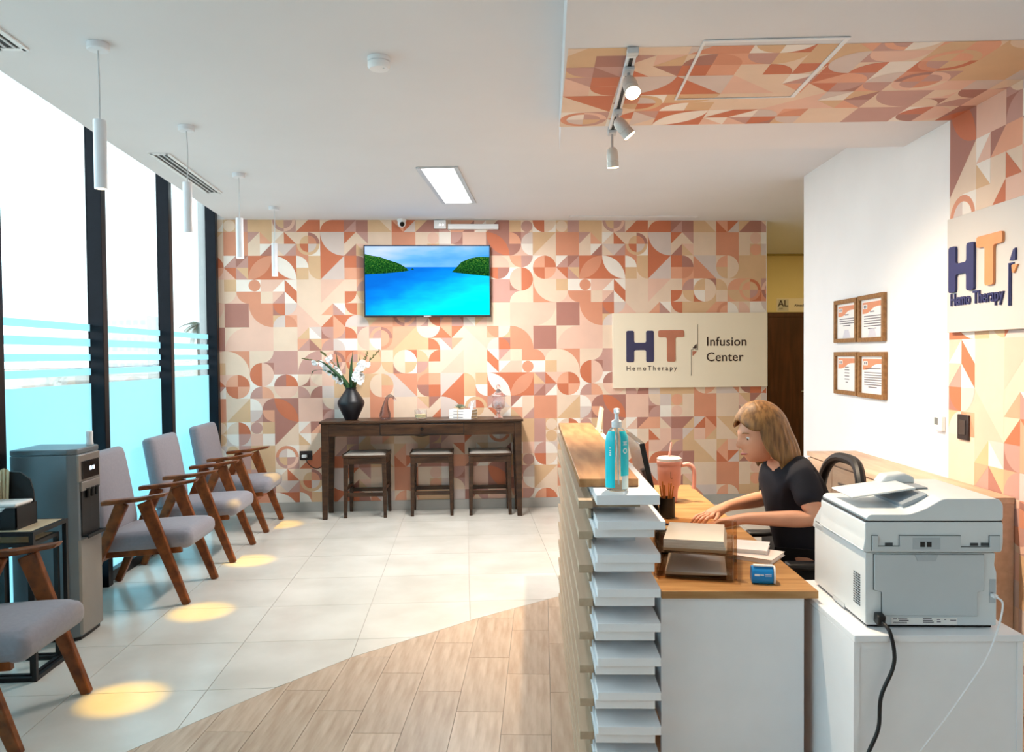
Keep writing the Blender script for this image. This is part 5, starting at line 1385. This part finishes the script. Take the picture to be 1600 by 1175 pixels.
# ================================================================== office chair
OX, OY = fw(0.98, 0.80)[:2]
t = thing('office_chair', 'black office chair with rounded mesh backrest behind the seated person', 'office chair', (OX, OY, 0), RZ)
M_net = bpy.data.materials.new('black_mesh_fabric'); M_net.use_nodes = True
_nt = M_net.node_tree; _b = _nt.nodes['Principled BSDF']; _b.inputs['Base Color'].default_value = srgb(40, 40, 42); _b.inputs['Roughness'].default_value = 0.7
_tc = _nt.nodes.new('ShaderNodeTexCoord'); _mp = _nt.nodes.new('ShaderNodeMapping'); _mp.inputs['Scale'].default_value = (1, 420, 420)
_ck = _nt.nodes.new('ShaderNodeTexChecker'); _ck.inputs['Scale'].default_value = 1.0
_mr = _nt.nodes.new('ShaderNodeMapRange'); _mr.inputs['To Min'].default_value = 0.25; _mr.inputs['To Max'].default_value = 1.0
_nt.links.new(_tc.outputs['Object'], _mp.inputs[0]); _nt.links.new(_mp.outputs[0], _ck.inputs['Vector'])
_nt.links.new(_ck.outputs['Fac'], _mr.inputs['Value']); _nt.links.new(_mr.outputs[0], _b.inputs['Alpha'])
M_blk = mat('chair_black', srgb(20, 20, 22), 0.5, var=0.1, nscale=20)
def back_outline(n=40):
    pts = []
    for k in range(n):
        a = 2 * PI * k / n
        y = 0.245 * math.copysign(abs(math.cos(a)) ** 0.6, math.cos(a))
        z = 0.29 * math.copysign(abs(math.sin(a)) ** 0.6, math.sin(a))
        w = 1.0 - 0.12 * max(0, z / 0.29)
        pts.append((0.165 + 0.03 * (z + 0.29) + 0.03 * (1 - (y / 0.245) ** 2), y * w, 0.765 + z))
    return pts
bo = back_outline()
fr_ = MB().tube(bo + [bo[0]], 0.022, 10, caps=False).build('back_frame', M_blk, t, smooth=True)
cz = (sum(p[0] for p in bo) / len(bo), 0, 0.775)
MB().add([(cz[0] + 0.012, 0, 0.775)] + bo, [(0, k + 1, (k + 1) % len(bo) + 1) for k in range(len(bo))]).build('mesh_back', M_net, t, smooth=True)
MB().box(0.20, 0.225, -0.09, 0.09, 0.60, 0.66).build('lumbar_bar', M_blk, t, bevel=0.008)
cs = cushion(-0.25, 0.22, -0.24, 0.24, 0.40, 0.475, 'seat', t, crown=0.015, bev=0.03); cs.data.materials[0] = mat('chair_fabric', srgb(26, 26, 30), 0.9, bump=0.2, bscale=400)
MB().tube(arc_pts([(0.05, 0, 0.385), (0.22, 0, 0.40), (0.27, 0, 0.48), (0.272, 0, 0.62)], 6), 0.02, 8).build('back_support', M_blk, t, smooth=True)
MB().lathe([(0.09, 0.37), (0.09, 0.398)], n=16).build('seat_plate', M_blk, t)
MB().lathe([(0.024, 0.10), (0.024, 0.26), (0.016, 0.26), (0.016, 0.372)], n=14).build('gas_lift', M_blk, t, smooth=True)
for s in (-1, 1):
    o = MB().box(-0.14, 0.12, s * 0.285 - 0.035, s * 0.285 + 0.035, 0.66, 0.685).build('armrest', M_blk, t, bevel=0.01)
    MB().tube(arc_pts([(0.0, s * 0.2, 0.385), (0.0, s * 0.275, 0.42), (0.0, s * 0.285, 0.66)], 5), 0.014, 8).build('arm_post', M_blk, o, smooth=True)
for k in range(5):
    a = 2 * PI * k / 5 + 0.3
    e = Vector((0.30 * math.cos(a), 0.30 * math.sin(a), 0.075))
    l_ = MB().bar((0.02 * math.cos(a), 0.02 * math.sin(a), 0.11), e, 0.05, 0.035, (0, 0, 1), 0.03, 0.022).build('base_arm', M_blk, t, bevel=0.005)
    MB().tube([e + Vector((-math.sin(a), math.cos(a), 0)) * 0.022 + Vector((0, 0, -0.045)), e + Vector((math.sin(a), -math.cos(a), 0)) * 0.022 + Vector((0, 0, -0.045))], 0.029, 14).build('caster', M_blk, l_, smooth=True)

# ================================================================== seated person (faces local -x)
M_skin = mat('skin', srgb(222, 160, 128), 0.5, var=0.04, nscale=12)
M_lip = mat('lip', srgb(176, 96, 88), 0.45)
M_eyew = mat('eye_white', srgb(236, 232, 228), 0.2)
M_iris = mat('iris_brown', srgb(58, 40, 30), 0.2)
M_shirt = mat('black_shirt', srgb(24, 24, 34), 0.85, var=0.12, nscale=20, bump=0.2, bscale=60)
M_pants = mat('dark_trousers', srgb(22, 22, 26), 0.9, var=0.1, nscale=20)
M_hair = mat('dark_blond_hair', srgb(100, 68, 38), 0.45, col2=srgb(158, 114, 66), nscale=5, stretch=(14, 14, 1.2), bump=0.5, bscale=30)
M_shoe = mat('black_shoe', srgb(18, 18, 20), 0.4)
def skinned(name, joints, edges, root, mats, sub=2):
    """joints: name->(xyz, (rx,ry)); returns evaluated mesh data as MB"""
    names = list(joints)
    me = bpy.data.meshes.new(name)
    me.from_pydata([joints[n][0] for n in names], [(names.index(a), names.index(b)) for a, b in edges], [])
    ob = bpy.data.objects.new(name, me); C.objects.link(ob)
    ob.modifiers.new('skin', 'SKIN')
    sv = me.skin_vertices[0].data
    for i, n in enumerate(names):
        r = joints[n][1]
        sv[i].radius = r if isinstance(r, tuple) else (r, r)
        sv[i].use_root = (n == root)
    sb = ob.modifiers.new('sub', 'SUBSURF'); sb.levels = sub; sb.render_levels = sub
    dg = bpy.context.evaluated_depsgraph_get()
    m2 = bpy.data.meshes.new_from_object(ob.evaluated_get(dg))
    mb = MB().add([tuple(v.co) for v in m2.vertices], [tuple(p.vertices) for p in m2.polygons])
    bpy.data.objects.remove(ob); bpy.data.meshes.remove(me); bpy.data.meshes.remove(m2)
    return mb
pt = thing('person', 'person with shoulder-length blond hair in a black short-sleeved top working at the desk', 'person', (OX, OY, 0), RZ)
J = {}
J['pel'] = ((0.06, 0, 0.545), (0.125, 0.15)); J['waist'] = ((0.04, 0, 0.70), (0.10, 0.125)); J['chest'] = ((-0.01, 0, 0.90), (0.105, 0.145))
J['upper'] = ((-0.045, 0, 1.0), (0.075, 0.10)); J['neck'] = ((-0.085, 0, 1.065), 0.05); J['skull'] = ((-0.12, 0, 1.13), 0.055)
ED = [('pel', 'waist'), ('waist', 'chest'), ('chest', 'upper'), ('upper', 'neck'), ('neck', 'skull')]
def arm(s, sh, el, wr_, hd):
    k = 'r' if s < 0 else 'l'
    J['sh' + k] = (sh, 0.055); J['am' + k] = (tuple(Vector(sh).lerp(Vector(el), 0.5)), 0.046); J['el' + k] = (el, 0.039)
    J['fa' + k] = (tuple(Vector(el).lerp(Vector(wr_), 0.35)), 0.037); J['wr' + k] = (wr_, (0.024, 0.027)); J['pa' + k] = (hd, (0.017, 0.036))
    ED.extend([('upper', 'sh' + k), ('sh' + k, 'am' + k), ('am' + k, 'el' + k), ('el' + k, 'fa' + k), ('fa' + k, 'wr' + k), ('wr' + k, 'pa' + k)])
    d = (Vector(hd) - Vector(wr_)).normalized(); q = Vector((-d.y, d.x, 0)).normalized()      # sideways across the palm
    up = Vector((0, 0, 1))
    for f, (off, L, dr) in enumerate(((-0.030, 0.070, 0.012), (-0.010, 0.080, 0.014), (0.010, 0.076, 0.016), (0.029, 0.060, 0.016))):
        b0 = Vector(hd) + d * 0.026 + q * off
        p1 = b0 + d * L * 0.45 + up * 0.006 + q * off * 0.15; p2 = b0 + d * L * 0.78 + up * -0.006 + q * off * 0.2; p3 = b0 + d * L * 0.95 + up * -dr * 1.4 + q * off * 0.2
        pv = 'pa' + k
        for n_, p in enumerate((b0, p1, p2, p3)):
            nm = 'f%d%d%s' % (f, n_, k); J[nm] = (tuple(p), (0.0095, 0.0085, 0.008, 0.0065)[n_]); ED.append((pv, nm)); pv = nm
    th_ = Vector(wr_) + d * 0.03 + q * (-s) * -0.03
    pv = 'pa' + k
    tq = q if (q.y > 0) == (s < 0) else -q           # thumb on the inner side
    for n_, p in enumerate((Vector(hd) + tq * 0.03 - d * 0.012 - up * 0.004, Vector(hd) + tq * 0.052 + d * 0.018 - up * 0.008, Vector(hd) + tq * 0.060 + d * 0.046 - up * 0.014)):
        nm = 't%d%s' % (n_, k); J[nm] = (tuple(p), (0.012, 0.0095, 0.0075)[n_]); ED.append((pv, nm)); pv = nm
arm(-1, (-0.03, -0.165, 1.0), (-0.01, -0.235, 0.845), (-0.27, -0.15, 0.832), (-0.35, -0.12, 0.806))
arm(1, (-0.03, 0.165, 1.0), (-0.06, 0.245, 0.845), (-0.27, 0.12, 0.832), (-0.345, 0.085, 0.806))
for s, k in ((-1, 'r'), (1, 'l')):
    y = s * 0.095
    J['hip' + k] = ((0.02, y, 0.54), 0.085); J['thm' + k] = ((-0.18, y, 0.545), 0.075); J['kn' + k] = ((-0.38, y, 0.53), 0.055)
    J['ca' + k] = ((-0.36, y, 0.36), 0.05); J['an' + k] = ((-0.34, y, 0.10), 0.034); J['he' + k] = ((-0.34, y, 0.045), 0.036); J['to' + k] = ((-0.50, y, 0.035), (0.03, 0.035))
    ED.extend([('pel', 'hip' + k), ('hip' + k, 'thm' + k), ('thm' + k, 'kn' + k), ('kn' + k, 'ca' + k), ('ca' + k, 'an' + k), ('an' + k, 'he' + k), ('he' + k, 'to' + k)])
body = skinned('body', J, ED, 'pel', M_skin)
# head: shaped ellipsoid with brow, nose, mouth and chin; looks left and slightly down, turned a little to the camera
HCen = Vector((-0.155, -0.005, 1.165)); HR = Matrix.Rotation(R_(12), 4, 'Z') @ Matrix.Rotation(R_(-14), 4, 'Y')
def headpt(u, v):
    """u azimuth (0 = face), v polar"""
    a, b = u, v
    x = -math.cos(a) * math.sin(b); y = math.sin(a) * math.sin(b); z = math.cos(b)
    rx, ry, rz_ = 0.098, 0.076, 0.118
    p = Vector((x * rx, y * ry, z * rz_))
    if z < 0: p.y *= 1 - 0.28 * (-z) ** 1.5
    if z < 0 and x < 0: p.x *= 1 + 0.62 * z * z * max(0.0, math.cos(a))
    f = math.exp(-(a / 0.16) ** 2)
    if x < 0:
        zz = p.z
        p.x -= 0.026 * f * math.exp(-((zz + 0.020) / 0.014) ** 2) + 0.013 * f * math.exp(-((zz - 0.004) / 0.022) ** 2)   # nose
        p.x -= 0.008 * math.exp(-(a / 0.5) ** 2) * math.exp(-((zz - 0.034) / 0.014) ** 2)       # brow
        p.x += 0.010 * (math.exp(-((a - 0.42) / 0.2) ** 2) + math.exp(-((a + 0.42) / 0.2) ** 2)) * math.exp(-((zz - 0.008) / 0.014) ** 2)
        p.x -= 0.007 * math.exp(-(a / 0.35) ** 2) * math.exp(-((zz + 0.060) / 0.014) ** 2)      # lips
        p.x -= 0.008 * math.exp(-(a / 0.4) ** 2) * math.exp(-((zz + 0.098) / 0.016) ** 2)       # chin
    return HCen + HR @ p
NU, NV = 40, 30
vs = [headpt(-PI + 2 * PI * i / NU, 0.02 + (PI - 0.04) * j / NV) for j in range(NV + 1) for i in range(NU)]
fs = [(j * NU + i, j * NU + (i + 1) % NU, (j + 1) * NU + (i + 1) % NU, (j + 1) * NU + i) for j in range(NV) for i in range(NU)]
fs += [tuple(range(NU)), tuple(NV * NU + i for i in range(NU))]
mi = []
mb = body
mb.add(vs, fs, 0)
def hp_(x, y, z): return HCen + HR @ Vector((x, y, z))
for s in (-1, 1):
    mb.ball(tuple(hp_(-0.0745, s * 0.031, 0.006)), 0.0110, 12, 8, mi=1)
    mb.ball(tuple(hp_(-0.0795, s * 0.0315, 0.004)), 0.0072, 10, 6, mi=2)
    mb.tube([hp_(-0.083, s * 0.018, 0.013), hp_(-0.086, s * 0.031, 0.017), hp_(-0.076, s * 0.046, 0.012)], [0.002, 0.0042, 0.002], 6)
    mb.tube([hp_(-0.094, s * 0.016, 0.028), hp_(-0.093, s * 0.032, 0.033), hp_(-0.080, s * 0.050, 0.028)], [0.002, 0.0032, 0.0015], 6, mi=4)
    e = [hp_(0.0, s * 0.074, 0.018), hp_(0.012, s * 0.082, 0.01), hp_(0.012, s * 0.082, -0.018), hp_(0.0, s * 0.074, -0.03)]
    mb.tube(e, [0.006, 0.011, 0.010, 0.005], 8)
mb.tube([hp_(-0.093, -0.022, -0.060), hp_(-0.1095, 0.0, -0.0585), hp_(-0.093, 0.022, -0.060)], [0.002, 0.0055, 0.002], 8, mi=3)
mb.build('body', [M_skin, M_eyew, M_iris, M_lip, M_hair], pt, smooth=True, angle=80)
# clothes: slightly larger shells over the same joints
def cloth(names, edges, grow, root, mname, m, over=None):
    jj = {}
    for n in names:
        p, r = J[n]; r = r if isinstance(r, tuple) else (r, r)
        jj[n] = (p, tuple(x + grow for x in r))
    if over: jj.update(over)
    skinned(mname, jj, edges, root, m).build(mname, m, pt, smooth=True, angle=80)
sl = {}
for k in 'rl':
    a, b = Vector(J['sh' + k][0]), Vector(J['el' + k][0])
    sl['sv' + k] = (tuple(a.lerp(b, 0.40)), (0.064, 0.064)); sl['sw' + k] = (tuple(a.lerp(b, 0.72)), (0.060, 0.060)); sl['sh' + k] = (tuple(a), (0.068, 0.068))
sl['upper'] = (J['upper'][0], (0.10, 0.12)); sl['collar'] = ((-0.075, 0, 1.05), (0.066, 0.072))
cloth(['pel', 'waist', 'chest', 'upper'], [('pel', 'waist'), ('waist', 'chest'), ('chest', 'upper'), ('upper', 'collar')] + [e for k in 'rl' for e in (('upper', 'sh' + k), ('sh' + k, 'sv' + k), ('sv' + k, 'sw' + k))], 0.016, 'pel', 'shirt', M_shirt, sl)
cloth(['pel', 'hipr', 'thmr', 'knr', 'car', 'anr', 'hipl', 'thml', 'knl', 'cal', 'anl'], [('pel', 'hip' + k) for k in 'rl'] + [e for k in 'rl' for e in (('hip' + k, 'thm' + k), ('thm' + k, 'kn' + k), ('kn' + k, 'ca' + k), ('ca' + k, 'an' + k))], 0.012, 'pel', 'trousers', M_pants)
for k in 'rl':
    p1, p2 = Vector(J['he' + k][0]), Vector(J['to' + k][0])
    MB().tube([p1 + Vector((0.04, 0, 0)), p1, p1.lerp(p2, 0.5), p2, p2 + Vector((-0.045, 0, 0.0))], [0.02, 0.043, 0.043, 0.04, 0.016], 12).build('shoe', M_shoe, pt, smooth=True)
# hair: a shell of locks from the parting down to the shoulders, open at the face
NL, NH = 46, 14
hv = []; hf = []
for i in range(NL + 1):
    u = R_(66) + (2 * PI - 2 * R_(66)) * i / NL
    wob = 0.006 * math.sin(i * 2.1) + 0.004 * math.sin(i * 5.3)
    for j in range(NH + 1):
        f = j / NH
        if f < 0.55:
            v = f / 0.55 * (PI / 2 + 0.05)
            r = 1.16 + wob * 3 * f
            p = Vector((-math.cos(u) * math.sin(v) * 0.108 * r, math.sin(u) * math.sin(v) * 0.090 * r, math.cos(v) * 0.128 * r))
        else:
            g_ = (f - 0.55) / 0.45
            bulge = 1.16 + 0.16 * math.sin(g_ * PI * 0.75) + wob * 4
            p = Vector((-math.cos(u) * 0.108 * bulge, math.sin(u) * 0.090 * bulge, -0.006 - g_ * (0.155 + 0.012 * math.sin(i * 1.7)) * (1 - 0.55 * max(0.0, math.cos(u)) / 0.41)))
            if math.cos(u) > 0: p.x += 0.02 * g_
        hv.append(HCen + HR @ p)
for i in range(NL):
    for j in range(NH):
        a = i * (NH + 1) + j
        hf.append((a, a + NH + 1, a + NH + 2, a + 1))
hair = MB().add(hv, hf)
# fringe swept to the side
fv = []; ff = []
for i in range(13):
    u = R_(-80) + R_(160) * i / 12
    for j in range(5):
        v = R_(2) + R_(56 + 6 * math.sin(i * 0.9) + 18 * abs(i - 6) / 6) * j / 4
        p = Vector((-math.cos(u) * math.sin(v) * 0.126, math.sin(u) * math.sin(v) * 0.108, math.cos(v) * 0.151))
        fv.append(HCen + HR @ p)
for i in range(12):
    for j in range(4):
        a = i * 5 + j; ff.append((a, a + 5, a + 6, a + 1))
hair.add(fv, ff)
ho = hair.build('hair', M_hair, pt, smooth=True, angle=80)
q = ho.modifiers.new('solid', 'SOLIDIFY'); q.thickness = 0.014; q.offset = -1
q = ho.modifiers.new('sub', 'SUBSURF'); q.levels = 1; q.render_levels = 1

# ================================================================== outside the windows
M_far = mat('hazed_concrete', srgb(236, 242, 244), 0.9, var=0.04, nscale=0.2)  # distant haze put into the colour as near-white
M_farw = mat('pale_window', srgb(206, 222, 230), 0.4)
g = MB().box(-400, -3.5, -60, 500, -4.3, -4.0).build('ground', mat('street_ground', srgb(186, 182, 174), 0.95, var=0.08, nscale=0.1)); struct(g)
t = thing('tower_block', 'pale distant tower block seen through the second window', 'building', (-126, 300, -4))
MB().box(-9.5, 9.5, 0, 16, 0, 21.5).build('wall', M_far, t)
MB().box(-8, 2, 3, 12, 21.5, 23.5).build('roof_house', M_far, t)
for r in range(6):
    for c in range(7):
        MB().box(-8.6 + c * 2.55, -7.0 + c * 2.55, -0.15, 0.02, 2.2 + r * 3.2, 4.0 + r * 3.2).build('window', M_farw, t)
hs = [(-44, 66, 7, 6, 3.55, (206, 200, 196), 'low pale house with flat roof seen low in the first window'), (-35, 62, 4.5, 5, 3.4, (150, 160, 190), 'low bluish house seen low in the first window'), (-36, 82, 6, 6, 3.3, (214, 206, 198), 'low cream house seen low behind the second window'),
      (-62, 78, 10, 8, 4.3, (196, 204, 214), 'wide grey-blue flat-roofed house at the far left window'), (-30, 78, 3.5, 5, 3.0, (96, 104, 132), 'dark slate house low at the right of the second window')]
for k, (x, y, w, d, h, c, lb) in enumerate(hs):
    t = thing('house', lb, 'house', (x, y, -4), 0, 'low houses across the street')
    MB().box(-w / 2, w / 2, -d / 2, d / 2, 0, h).build('wall', mat('house_%d' % k, srgb(*c), 0.9), t)
    MB().box(-w / 2 - 0.2, w / 2 + 0.2, -d / 2 - 0.2, d / 2 + 0.2, h, h + 0.2).build('roof', mat('house_roof', srgb(190, 184, 178), 0.9), t)
    for q in range(2): MB().box(-w * 0.3 + q * w * 0.4, -w * 0.12 + q * w * 0.4, -d / 2 - 0.05, -d / 2 + 0.01, 1.2, 2.4).build('window', M_farw, t)
M_palm = mat('palm_green', srgb(46, 84, 62), 0.7, var=0.3, nscale=2)
M_trunk = mat('palm_trunk', srgb(120, 104, 88), 0.9, var=0.2, nscale=4)
def palm(label, x, y, zc, R, n):
    t = thing('palm_tree', label, 'palm tree', (x, y, -4), 0, 'palms beyond the last window')
    MB().tube([(0, 0, 0), (0.1, 0, zc * 0.5 + 2), (0.0, 0, zc + 4)], [0.28, 0.2, 0.17], 8).build('trunk', M_trunk, t, smooth=True)
    for k in range(n):
        a = 2.399 * k; e = 0.9 - 1.5 * (k / n)
        mb = MB(); P = []
        for q in range(7):
            s = q / 6
            P.append(Vector((math.cos(a) * R * s * math.cos(e * (1 - s * 0.6)), math.sin(a) * R * s * math.cos(e * (1 - s * 0.6)), zc + 4 + R * (s * math.sin(e) - 0.65 * s * s))))
        sd = Vector((-math.sin(a), math.cos(a), 0))
        mb.tube(P, 0.02, 4)
        for q in range(1, 7):
            for m in range(3):
                pp = P[q - 1].lerp(P[q], m / 3); L = R * 0.34 * math.sin(PI * (q + 0.5) / 8)
                dr = (P[q] - P[q - 1]).normalized()
                for s in (-1, 1):
                    tip = pp + sd * s * L + dr * L * 0.5 + Vector((0, 0, -L * 0.35))
                    mb.add([pp - dr * 0.05, pp + dr * 0.05, tip], [(0, 1, 2)])
        mb.build('frond', M_palm, t)
palm('tall palm tree seen through the last window', -27.6, 84, 5.0, 1.9, 16)
palm('low palm tree below the tall one in the last window', -31.5, 100, -1.4, 2.2, 12)
t = thing('utility_pole', 'thin street pole outside the last window', 'pole', (-24.6, 80, -4))
MB().tube([(0, 0, 0), (0, 0, 6.0)], 0.09, 8).build('shaft', M_far, t)
MB().bar((-0.9, 0, 5.6), (0.9, 0, 5.6), 0.08, 0.08).build('crossarm', M_far, t)
M_wire = mat('wire_black', srgb(52, 54, 58), 0.7)
for k, (a, b, lb) in enumerate((((-15, 14, 1.35), (-23.7, 80, 1.6), 'upper overhead cable sloping across the windows outside'), ((-15.5, 14, 1.05), (-25.5, 80, 1.6), 'lower overhead cable sloping across the windows outside'), ((-16, 18, 1.42), (-24.6, 80, 1.62), 'third overhead cable between the two others outside'))):
    A, B = Vector(a), Vector(b)
    tag(MB().tube([A.lerp(B, q / 12) + Vector((0, 0, -0.9 * (q / 12) * (1 - q / 12) * 2)) for q in range(13)], 0.014, 5).build('overhead_cable', M_wire), lb, 'cable', 'overhead cables outside')
